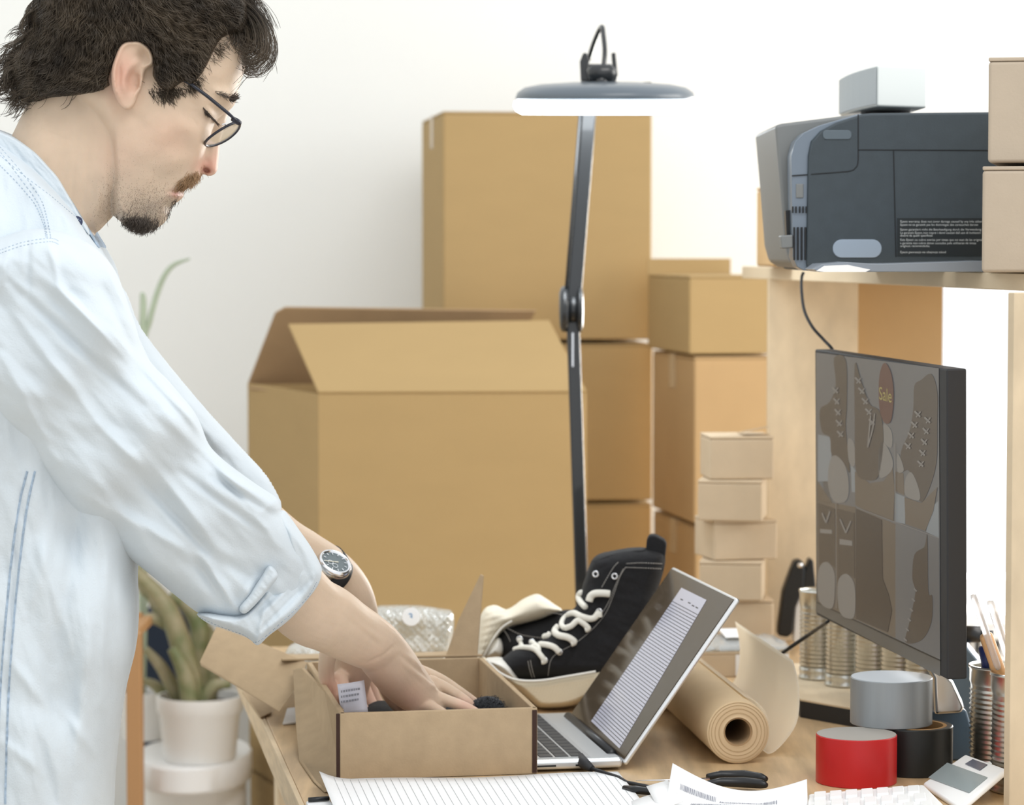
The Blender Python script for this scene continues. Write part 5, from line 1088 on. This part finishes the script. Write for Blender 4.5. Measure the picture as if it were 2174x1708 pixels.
for a, b in (((431, 228), (461, 260)),):
    Pq = []
    for k in range(7):
        q = lerp(a, b, k / 6); p, nn = hit(q[0], q[1])
        if p is not None: Pq.append(p + nn * .0002)
    if len(Pq) > 2: mb.tube(Pq, .00045 if a[0] == 431 else .0003, 5)
obj('eyelashes', mb, M['beard'], per)
mb = MB(); hairs(mb, 620, gss(404, 383, 15, 6, -38), .0085, lambda x, y: (-.55, .75) if x < 405 else (.1, 1), .00019, .22, .25, segs=5); obj('moustache', mb, M['mustache'], per)
mb = MB(); hairs(mb, 200, gss(370, 440, 10, 5, -55), .0075, lambda x, y: (-.1, 1), .00018, .25, .25)
hairs(mb, 1500, gss(298, 476, 20, 9, 8), .0065, lambda x, y: (-.4, 1), .0002, .35, .3)
obj('beard', mb, M['beard'], per)
mb = MB()
hairs(mb, 5200, gss(312, 440, 42, 34, -15), .0014, lambda x, y: (-.2, 1), .0001, .35, .3, segs=2, fall=lambda x, y: .22 + .78 * min(1, max(0, (y - 385) / 70)))
hairs(mb, 900, gss(232, 415, 14, 36, 10), .0012, lambda x, y: (0, 1), .00009, .35, .3, segs=2); hairs(mb, 500, gss(335, 345, 40, 30, 0), .0010, lambda x, y: (0, 1), .00008, .3, .3, segs=2)
obj('stubble', mb, M['stubble'], per)
# ------------------------------------------------------------------ hair
cap_poly = [(470, 88), (452, 120), (436, 152), (420, 172), (404, 184), (390, 178), (372, 188), (360, 196), (345, 192), (330, 178), (320, 160), (322, 135), (318, 112), (305, 100), (275, 98), (256, 110), (244, 134), (234, 165), (236, 182), (215, 196), (185, 202), (145, 206), (105, 211), (76, 219), (52, 214), (35, 200), (28, 175), (20, 150), (26, 118), (48, 90), (62, 60), (66, 20), (80, -40), (130, -105), (220, -142), (320, -150), (420, -125), (480, -70), (520, -10), (528, 40), (515, 70), (495, 74)]
cW = fld([(260, 60, 88), (150, 90, 82), (380, 20, 83), (470, 40, 70), (400, 140, 76), (340, 170, 79), (120, 170, 72), (50, 170, 46), (60, 120, 60), (220, 170, 80), (160, 190, 74), (270, 90, 84), (310, 100, 84), (300, -80, 82), (460, 90, 67), (440, -60, 70)], 36)
capm = inflate(cap_poly, 3.5, cW, fld([(260, -40, 110), (100, 60, 80), (50, 180, 40), (400, 160, 10), (340, 180, 8), (240, 140, 6), (230, 100, 8), (270, 60, 10), (310, 70, 9), (290, 30, 16), (340, 100, 9), (460, 100, 9), (500, 60, 22), (150, 195, 9), (200, 185, 8), (100, 195, 14), (450, -60, 100)], 22), HD, bump=fnoise(40, 22, 12, 5, 13, 3), smoothn=4, bumpback=True)
hcap = iobj('hair', capm, M['hair'], per)
ctree = BVHTree.FromPolygons([tuple(p) for p in capm[0]], capm[1])
FL_ = np.array([(60, 10, -.25, 1), (60, 90, -.7, .7), (40, 150, -.6, .75), (60, 200, -.8, .6), (110, 150, -.5, .6), (120, 60, -.3, 1), (110, 195, -.9, .35), (180, 120, -.4, .9), (190, 190, -.6, .5), (200, 20, -.15, 1), (230, 110, -.2, 1), (260, 40, .2, 1), (260, -80, .3, .9), (310, 60, .65, .75), (330, 130, .3, 1), (355, 180, .5, .8), (380, 60, .9, .45), (400, 150, .55, .85), (420, -20, .9, .35), (450, 80, .8, .5), (480, 40, .9, .5), (500, 0, .7, .8), (380, -100, .9, .2), (520, 40, .3, 1)], float)
def flow(x, y):
    w_ = np.exp(-((FL_[:, 0] - x) ** 2 + (FL_[:, 1] - y) ** 2) / (2 * 45 ** 2)) + 1e-9; d_ = (FL_[:, 2:] * w_[:, None]).sum(0); return math.atan2(d_[1], d_[0])
CP = catmull(cap_poly, 4)
mbn, mbf = MB(), MB(); clumps = {}
rng = random.Random(5)
tries = 0; made = 0
samples = []
while len(samples) < 11500:
    X = np.array([rng.uniform(15, 528) for _ in range(4000)]); Y = np.array([rng.uniform(-145, 212) for _ in range(4000)])
    ins, dd, _ = poly_info(CP, X, Y); samples += [(x, y) for x, y, i in zip(X, Y, ins) if i]
samples = samples[:11500]
for si, (x, y) in enumerate(samples):
    key = (int((x + 8 * math.sin(y * .2)) // 24), int((y + 8 * math.sin(x * .17)) // 30))
    if key not in clumps: clumps[key] = (rng.uniform(0, 6.28), rng.uniform(.25, .75), rng.uniform(55, 85), rng.uniform(-.2, .2))
    ph, am, wl, tw = clumps[key]
    p, nn = hit(x, y, ctree)
    if p is None: continue
    lift = rng.uniform(.0004, .006); L = rng.uniform(50, 115); 
    if y > 150: L *= .6
    if x > 380 and y > 110: L *= .45
    if 225 < x < 335 and y > 55: L *= .42
    n = 11; st = L / n; path = [p - nn * .001]; cx, cy = x, y; dep = p[1]; s_ = rng.uniform(0, 5)
    for k in range(n):
        a_ = flow(cx, cy) + am * math.sin((s_ + k * st) / wl * 6.28 + ph) + tw; cx += st * math.cos(a_); cy += st * math.sin(a_)
        q, n2 = hit(cx, cy, ctree)
        if q is not None: dep = q[1]; lf = lift * (1.6 if k > 5 else 1)
        else: lf = lift
        if 238 < cx < 330 and 88 < cy < 232 and ((cx - 283) / 44) ** 2 + ((cy - 160) / 74) ** 2 < 1: break
        path.append(W(cx, cy, dep - lf - .0012))
    if len(path) > 3: r_ = rng.uniform(.00014, .00032); mbn.tube(path, [r_] * (len(path) - 1) + [r_ * .35], 3, caps=False)
    if si % 3 == 0 and len(path) > 3:
        pm = [A(q[0], 2 * HD - q[1], q[2]) for q in path]; mbf.tube(pm, [r_] * (len(pm) - 1) + [r_ * .35], 3, caps=False)
mbn.v += []; nB = len(mbn.v)
hs = MB(); hs.v = mbn.v + mbf.v; hs.f = mbn.f + [tuple(i + nB for i in f) for f in mbf.f]; hs.mi = [0] * len(hs.f)
obj('hair_strands', hs, M['hair'], hcap, smooth=True)
# loose curls over the forehead and wisps
mb = MB(); rng = random.Random(21)
def curl(cp, n, spread, r=(.00012, .00028), dsp=.02, sc_=0):
    P0 = np.array(cp, float)
    for _ in range(n):
        ox, oy = rng.gauss(0, spread), rng.gauss(0, spread); k = rng.uniform(.86, 1.08); c0 = P0[0]; dz = rng.gauss(0, dsp); 
        q = [(c0[0] + (p[0] - c0[0]) * k + ox * (i / len(P0)) + rng.gauss(0, 1.2), c0[1] + (p[1] - c0[1]) * k + oy * (i / len(P0)) + rng.gauss(0, 1.2), HD - .03 + dz * (.4 + .6 * i / len(P0))) for i, p in enumerate(P0)]
        C = catmull(q, 5, closed=False); r_ = rng.uniform(*r); mb.tube([W(*c) for c in C], [r_] * (len(C) - 1) + [r_ * .3], 3, caps=False)
curl([(470, -20), (510, 0), (545, 22), (570, 58), (580, 95), (572, 130), (550, 148), (528, 150), (518, 138), (522, 122)], 70, 7)
curl([(480, 0), (520, 15), (548, 45), (562, 85), (556, 120), (536, 138), (520, 128)], 60, 8)
curl([(490, 10), (525, 30), (540, 60), (545, 90), (532, 112), (515, 105), (512, 85)], 60, 8)
curl([(470, 20), (505, 35), (525, 60), (528, 90), (515, 110), (500, 98), (498, 80)], 60, 8)
curl([(440, -40), (500, -25), (545, 0), (565, 30), (575, 60)], 50, 9)
curl([(460, 40), (490, 40), (505, 55), (500, 75), (485, 85)], 70, 8)
curl([(420, 30), (460, 40), (490, 60), (500, 88), (490, 100)], 60, 9, dsp=.035)
curl([(500, 60), (540, 100), (548, 140), (520, 165), (500, 190)], 6, 8); curl([(520, 10), (575, 50), (585, 110), (560, 165)], 5, 5)
curl([(70, 60), (40, 85), (12, 100), (2, 108)], 30, 6); curl([(60, 120), (30, 140), (12, 150), (8, 165)], 30, 6); curl([(80, 160), (50, 190), (30, 205), (18, 195)], 40, 7); curl([(100, 180), (70, 205), (48, 218), (60, 224)], 40, 6)
curl([(70, 20), (50, 40), (44, 60), (52, 75)], 30, 6); curl([(340, 150), (335, 185), (350, 205), (372, 210)], 50, 5, dsp=.004)
for i, v in enumerate(mb.v): pass
obj('loose_curls', mb, M['hair'], hcap, smooth=True)
# sideburn and hairline strands lying on the face
mb = MB(); rng = random.Random(8)
hairs(mb, 420, gss(350, 190, 15, 9, 5), .010, lambda x, y: (.45, .8), .00022, .12, .35, segs=5)
hairs(mb, 160, gss(408, 176, 14, 7, -40), .009, lambda x, y: (.5, .85), .00018, .12, .35, segs=5)
hairs(mb, 90, gss(462, 100, 16, 8, -55), .010, lambda x, y: (.8, .6), .00018, .15, .35, segs=5)

obj('sideburn', mb, M['hair'], hcap, smooth=True)

# ------------------------------------------------------------------ glasses
gm = mat('glasses_black', (.012, .014, .024), .3); gg = thing('eyeglasses', 'thin black eyeglasses with round lenses worn by the person', 'eyeglasses', W(470, 280, HD - .03))
def gl_side(sg):
    D1 = HD - sg * .066; mb = MB(); 
    pth = [(330, 130, HD - sg * .074), (372, 160, HD - sg * .0735), (405, 178, HD - sg * .072), (440, 204, HD - sg * .070), (484, 240, D1), (502, 256, D1)]
    mb.tube([W(*p) for p in pth], [.0018, .0024, .0026, .0026, .0024, .0018], 10, flat=.7); obj('temple', mb, gm, gg, smooth=True)
    mb = MB(); a = W(494, 252, D1); b = W(510, 262, D1 + sg * .006); mb.tube([a, lerp(a, b, .6), b], [.0026, .0032, .0024], 10); obj('hinge', mb, gm, gg, smooth=True)
    # lens ring: plane spanned by (rim direction in view) and depth
    gd_ = HD - sg * .033; c = lerp(W(508, 261, gd_), W(436, 308, gd_), .5); e1 = (W(508, 261, gd_) - W(436, 308, gd_)) / 2; fn_ = nz(A(e1[2], 0, -e1[0])); fn_ = fn_ if fn_[0] > 0 else -fn_; e2 = A(0, .0265, 0) * 1.0 + fn_ * (.0036 if sg > 0 else .0024)
    nn = nz(np.cross(e1, e2)); nn = nn if nn[0] > 0 else -nn
    ring = [c + e1 * math.cos(t) * 1.0 + e2 * math.sin(t) + nn * (-.0035 * (math.sin(t) ** 2) * 0 + .0022 * (1 - math.cos(2 * (t))) * .3) for t in np.linspace(0, 2 * math.pi, 48, endpoint=False)]
    mb = MB(); mb.tube(ring, .0014, 8, closed=True); obj('rim', mb, gm, gg, smooth=True)
    mb = MB(); n_ = len(ring); ctr = c + nn * .003; mb.add(ring + [ctr], [(i, (i + 1) % n_, n_) for i in range(n_)]); obj('lens', mb, mat('lens_glass', (.93, .95, .93), .03, trans=.5, ior=1.25, spec=.8, alpha=.75), gg, smooth=True)
    mb = MB(); q = W(455, 272, HD - sg * .012); mb.tube([q, q + A(.004, 0, .004), q + A(.012, 0, .004)], [.002, .001, .001], 8); mb.tube([q - A(.002, 0, .004), q + A(.001, 0, .003)], .0028, 8); obj('nose_pad', mb, M['chrome'], gg, smooth=True)
for sg in (1, -1): gl_side(sg)
mb = MB(); mb.tube([W(497, 266, HD - .010), W(500, 262, HD), W(497, 266, HD + .010)], .0014, 8); obj('bridge', mb, gm, gg, smooth=True)

# ------------------------------------------------------------------ watch
wd = 3.19; wc = W(708, 1199, wd - .012); wn = nz(A(.42, -.50, .78))
wt = thing('wristwatch', 'silver wristwatch with black strap on the left wrist of the person', 'watch', wc)
ax_h = nz(np.cross(wn, A(.6, .3, -.75)))
mb = MB(); mb.lathe(wc - wn * .004, wn, [(.012, 0), (.0205, .002), (.0207, .007), (.0185, .0105), (.0165, .0105), (.0160, .0080), (.012, .006)], 48, closed=True); mb.lathe(wc - wn * .004, wn, [(0, 0), (.018, 0)], 48); obj('case', mb, M['chrome'], wt, smooth=True)
mb = MB(); mb.lathe(wc + wn * .0045, wn, [(.0160, 0), (0, .0001)], 48); dl = obj('dial', mb, mat('dial_grey', (.13, .16, .17), .25), wt)
mb = MB(); e1 = nz(W(690, 1207, wd) - W(716, 1195, wd)); e1 = nz(e1 - wn * np.dot(e1, wn)); e2 = np.cross(wn, e1); q = wc + wn * .0052
mb.box(q - e2 * .0005, e1 * .0135, e2 * .001, wn * .0004); mb.box(q - e1 * .004 - e2 * .0006, e1 * .006, e2 * .0012, wn * .0004); obj('watch_hand', mb, mat('hand_cream', (.75, .72, .6), .4), wt)
mb = MB()
for k in range(12):
    t_ = k * math.pi / 6; d_ = e1 * math.cos(t_) + e2 * math.sin(t_); s_ = np.cross(wn, d_); mb.box(q + d_ * .0115 - s_ * .0005, d_ * .003, s_ * .001, wn * .0003)
for k in (1, 5): 
    d_ = e1 * math.cos(k * 1.3) + e2 * math.sin(k * 1.3); mb.lathe(q + d_ * .0065, wn, [(.0028, 0), (.0034, 0), (.0034, .0003), (.0028, .0003)], 20, closed=True)
obj('hour_marks', mb, M['alu'], dl)
mb = MB(); q0 = wc - wn * .0045
ctrw = W(697, 1209, 3.222); dirw = nz(W(738, 1255, 3.25) - W(655, 1160, 3.20)); av = nz(A(0, 1, 0) - dirw * dirw[1]); bv_ = np.cross(dirw, av)
ring = [ctrw + av * math.sin(t) * .0295 + bv_ * math.cos(t) * .0248 for t in np.linspace(0, 2 * math.pi, 40, endpoint=False)]
P = np.array([[p + dirw * s_ for s_ in (-.009, 0, .009)] for p in ring + [ring[0]]]); mb.grid(P, .0022); obj('strap', mb, M['black_matte'], wt, smooth=True)

# ------------------------------------------------------------------ shirt
shirt_parts = []
torso = [(-320, 420), (-230, 330), (-120, 285), (-40, 280), (0, 292), (40, 318), (90, 362), (135, 412), (170, 458), (196, 500), (218, 530), (238, 570), (252, 630), (268, 680), (300, 745), (345, 860), (330, 1000), (300, 1120), (288, 1210), (289, 1300), (283, 1380), (262, 1470), (248, 1560), (240, 1640), (236, 1720), (232, 1820), (228, 1900), (-330, 1900), (-350, 1500), (-370, 1000), (-370, 650)]
tW = fld([(60, 350, 95), (120, 420, 85), (190, 510, 70), (100, 470, 130), (40, 430, 150), (0, 520, 185), (-60, 450, 160), (100, 560, 170), (200, 600, 120), (240, 700, 130), (100, 800, 185), (0, 1000, 178), (200, 1000, 150), (270, 1150, 140), (100, 1300, 170), (250, 1400, 150), (0, 1700, 180), (200, 1700, 160), (-250, 600, 170), (-300, 1200, 160), (-200, 350, 90)], 70)
tR = fld([(100, 380, 34), (190, 500, 30), (0, 300, 50), (240, 600, 60), (300, 800, 80), (290, 1250, 110), (240, 1600, 120), (-100, 1000, 200), (-300, 700, 200)], 60)
tb_ = addf(fnoise(84, 300, 80, 11, 1, 2), fnoise(80, 90, 24, 2.2, 12, 3), segridge([(45, 1010, 10, 1500, 5, -3), (232, 1170, 215, 1500, 10, 5), (180, 1000, 120, 1400, 16, -6), (250, 1190, 262, 1450, 9, 5), (120, 1080, 60, 1300, 18, 6), (60, 1500, 120, 1700, 14, -5), (-10, 1560, 90, 1640, 12, 4), (190, 1330, 160, 1640, 16, 6), (225, 1230, 235, 1560, 8, -5), (80, 1150, 150, 1380, 12, 5), (130, 1500, 200, 1600, 10, 4), (20, 1400, 100, 1500, 12, 5)]))
shirt = iobj('shirt', inflate(torso, 4.5, tW, tR, HD, bump=tb_, smoothn=5, bumpback=True), M['denim'], per)
sleeve = [(-150, 640), (-110, 560), (-50, 520), (10, 500), (60, 486), (115, 488), (165, 505), (205, 530), (240, 572), (262, 628), (285, 690), (300, 742), (325, 778), (352, 805), (380, 838), (408, 872), (425, 905), (442, 945), (470, 975), (502, 1000), (540, 1028), (575, 1050), (590, 1062), (596, 1078), (600, 1092), (640, 1140), (660, 1190), (655, 1240), (620, 1290), (575, 1330), (545, 1350), (500, 1338), (425, 1303), (378, 1268), (330, 1228), (285, 1192), (240, 1160), (205, 1140), (168, 1105), (130, 1062), (80, 1008), (40, 965), (5, 910), (-40, 850), (-100, 780), (-150, 720)]
sW = fld([(0, 560, 78), (100, 560, 80), (200, 650, 82), (60, 800, 82), (300, 900, 76), (150, 950, 76), (400, 1050, 68), (300, 1100, 68), (520, 1150, 60), (480, 1250, 58), (600, 1230, 54)], 80)
sD = fld([(0, 600, 2.775), (100, 700, 2.78), (250, 900, 2.81), (400, 1080, 2.865), (500, 1180, 2.90), (620, 1250, 2.955)], 70)
sb_ = addf(fnoise(50, 260, 60, 7, 2, 2), fnoise(30, 120, 45, 3, 6, 2), fnoise(48, 90, 22, 1.0, 11, 2), segridge([(215, 545, 335, 770, 9, 8), (195, 560, 310, 800, 10, -7), (60, 560, 340, 800, 13, 8), (20, 600, 300, 860, 11, -7), (340, 800, 480, 985, 12, 8), (30, 660, 210, 900, 14, 7), (210, 900, 340, 1030, 12, 7), (5, 760, 120, 980, 12, 6), (120, 610, 420, 900, 10, 7), (150, 620, 400, 900, 8, -6), (350, 880, 560, 1080, 13, 8), (380, 1000, 560, 1130, 9, -6), (470, 1000, 594, 1078, 10, 9), (450, 1010, 585, 1095, 8, -7), (300, 960, 480, 1180, 13, 8), (300, 1020, 440, 1170, 10, -7), (250, 1080, 440, 1200, 14, 7), (430, 1180, 505, 1300, 10, 9), (400, 1170, 480, 1280, 12, -6), (470, 1180, 540, 1240, 12, -5), (170, 1040, 300, 1130, 12, 5), (520, 1060, 590, 1160, 9, 6), (540, 1230, 508, 1290, 8, 6), (420, 960, 560, 1110, 7, -5), (100, 500, 130, 620, 8, 4), (60, 500, 60, 620, 7, -4), (20, 510, 0, 620, 8, 4)]))
sl = iobj('sleeve', inflate(sleeve, 3.2, sW, fld([(200, 600, 100), (0, 550, 60), (400, 1000, 85), (560, 1080, 40), (620, 1200, 60), (400, 1280, 70), (100, 1000, 90)], 80), sD, bump=sb_, smoothn=4, bumpback=True), M['denim'], shirt)
cuff = [(583, 1092), (598, 1086), (612, 1100), (632, 1128), (654, 1158), (672, 1188), (682, 1212), (680, 1232), (668, 1256), (640, 1290), (606, 1322), (572, 1348), (548, 1369), (532, 1358), (512, 1346), (480, 1334), (448, 1326), (418, 1304), (440, 1298), (480, 1302), (512, 1300), (540, 1275), (562, 1240), (578, 1200), (584, 1160), (586, 1120)]
cb_ = addf(fnoise(60, 80, 22, 3, 3, 2), segridge([(592, 1110, 600, 1240, 6, -5), (612, 1110, 640, 1230, 6, 4), (560, 1300, 640, 1220, 7, 5), (545, 1345, 660, 1230, 5, -4), (530, 1310, 600, 1250, 8, -5), (548, 1362, 560, 1300, 7, 6), (640, 1140, 668, 1210, 6, -3)]))
iobj('rolled_cuff', inflate(cuff, 2.4, fld([(600, 1150, 56), (640, 1220, 50), (560, 1300, 60), (480, 1320, 56), (540, 1350, 50)], 40), 16, fld([(600, 1150, 2.935), (660, 1220, 2.965), (540, 1330, 2.93), (450, 1315, 2.90)], 50), bump=cb_, smoothn=4, bumpback=True), M['denim'], shirt)
iobj('cuff_tab', inflate([(572, 1200), (590, 1222), (570, 1250), (545, 1280), (520, 1302), (508, 1290), (530, 1260), (552, 1228)], 2.4, 10, 9, 2.868, bump=fnoise(40, 30, 8, 1, 3)), M['denim'], shirt)
iobj('sleeve', inflate([(130, 560), (250, 600), (300, 700), (420, 850), (520, 960), (565, 1010), (594, 1062), (597, 1082), (588, 1096), (560, 1120), (500, 1090), (380, 980), (260, 850), (150, 700)], 5, 60, 50, fld([(150, 600, 3.04), (300, 800, 3.09), (560, 1080, 3.155)], 120), bump=fnoise(50, 100, 20, 6, 5), smoothn=4), M['denim'], shirt)
# collar
collar = [(-60, 268), (-20, 270), (8, 280), (26, 288), (50, 303), (78, 324), (104, 352), (124, 375), (142, 405), (158, 432), (172, 456), (184, 474), (190, 486), (193, 498), (186, 502), (180, 495), (164, 477), (136, 455), (100, 424), (52, 388), (18, 360), (0, 345), (-50, 320)]
iobj('collar', inflate(collar, 2.2, fld([(0, 310, 84), (60, 350, 84), (120, 400, 80), (170, 460, 72), (190, 495, 68), (-50, 290, 60)], 40), 5, HD, bump=addf(fnoise(48, 50, 12, 1.2, 2), segridge([(20, 350, 180, 485, 5, 1.6)])), smoothn=4, bumpback=True), M['denim'], shirt)
iobj('collar_stand', inflate([(24, 289), (76, 323), (122, 374), (158, 430), (184, 474), (200, 500), (214, 524), (205, 530), (190, 505), (160, 460), (120, 400), (70, 345), (20, 305)], 2.2, fld([(60, 330, 72), (150, 440, 66), (205, 515, 55)], 40), 5, HD, smoothn=4), M['denim_seam'], shirt)
q, nq = W(164, 470, HD - .074), 0
mb = MB(); mb.lathe(q, nz(A(.2, -1, .2)), [(0, .0012), (.0045, .0012), (.0055, 0), (0, 0)], 20); mb.v = [tuple(A(*v)) for v in mb.v]; obj('collar_button', mb, mat('navy_button', (.02, .03, .08), .4), shirt)
# stitched seams on the shirt
allp = []
for o_ in [shirt] + list(shirt.children):
    if o_.type == 'MESH':
        vv = np.array([tuple(v.co) for v in o_.data.vertices]) + off; allp.append((vv, [tuple(p.vertices) for p in o_.data.polygons]))
vv = np.concatenate([a for a, _ in allp]); ff = []; n0 = 0
for a, f in allp: ff += [tuple(n0 + i for i in q) for q in f]; n0 += len(a)
stree = BVHTree.FromPolygons([tuple(p) for p in vv], ff)
mb = MB()
def seamline(pts, r=.0009, dash=False):
    C = catmull(pts, 14, closed=False); S = []
    for x, y in C:
        p, nn = hit(x, y, stree)
        if p is not None: S.append(p + nn * .0001)
    if dash:
        for a, b in zip(S[::2], S[1::2]): mb.tube([a, b], r * .7, 4)
    elif len(S) > 2: mb.tube(S, r, 5)
for dx in (0, 7):
    seamline([(0, 531 + dx), (50, 514 + dx), (105, 506 + dx), (125, 512 + dx)], .0006, True); 
    seamline([(0 - dx * .3, 312 + dx), (45 - dx, 365 + dx), (85 - dx, 420 + dx), (100 - dx, 465), (108 - dx, 506)], .0006, True)
seamline([(0, 351), (40, 392), (75, 435), (92, 475), (98, 505)], .0006, True)
for dx in (-9, 9): seamline([(66 + dx * .9, 1000), (48 + dx, 1080), (32 + dx, 1200), (18 + dx, 1350), (8 + dx, 1500), (2 + dx, 1706)], .0012, False)
seamline([(0, 330), (50, 372), (104, 413), (140, 443), (172, 470)], .0006, True)
seamline([(425, 1310), (470, 1330), (520, 1348), (545, 1362), (600, 1318), (650, 1270), (672, 1235)], .0007, True)
obj('stitching', mb, M['denim_seam'], shirt)
# ------------------------------------------------------------------ jeans and boots
def limbobj(name, plist, m, parent, **k):
    v, f, n = [], [], 0
    for pts in plist: a, b = limb(pts, 32); v.append(a); f += [tuple(n + i for i in q) for q in b]; n += len(a)
    return iobj(name, (np.concatenate(v), f), m, parent)
yf = 3450
jv = []
for sg in (-1, 1):
    d_ = HD + sg * .085; zt_ = lambda z, d: 854 + F * math.tan(math.atan2(ZC - z, d) - TH)
    jv.append([(-40, zt_(.93, d_), d_, 190, 62), (-40, zt_(.8, d_), d_, 190, 66), (-20, zt_(.5, d_), d_, 160, 66), (-10, zt_(.28, d_), d_, 140, 65), (-10, zt_(.12, d_), d_, 125, 55)])
limbobj('jeans', jv, M['jeans'], per)
mb = MB()
for sg in (-1, 1):
    c = A(-.50, HD + sg * .085, 0); mb = MB()
    prf = []
    g_ = [[c + A(-.11 + .29 * i / 10, .048 * math.sin(math.pi * 2 * j / 16) * (1 - .25 * abs(i - 3) / 7) * math.sin(math.pi * (i + .8) / 11.6) ** .4, .055 * (1.35 - .06 * i) + .055 * (1.35 - .06 * i) * math.cos(math.pi * 2 * j / 16) * -1 * math.sin(math.pi * (i + .8) / 11.6) ** .4) for j in range(17)] for i in range(11)]
    g_ = np.array(g_); g_[..., 2] = np.clip(g_[..., 2], .001, None); mb.grid(g_); mb.add([g_[0].mean(0), g_[-1].mean(0)], []); obj('shoe', mb, M['black_matte'], per, smooth=True)
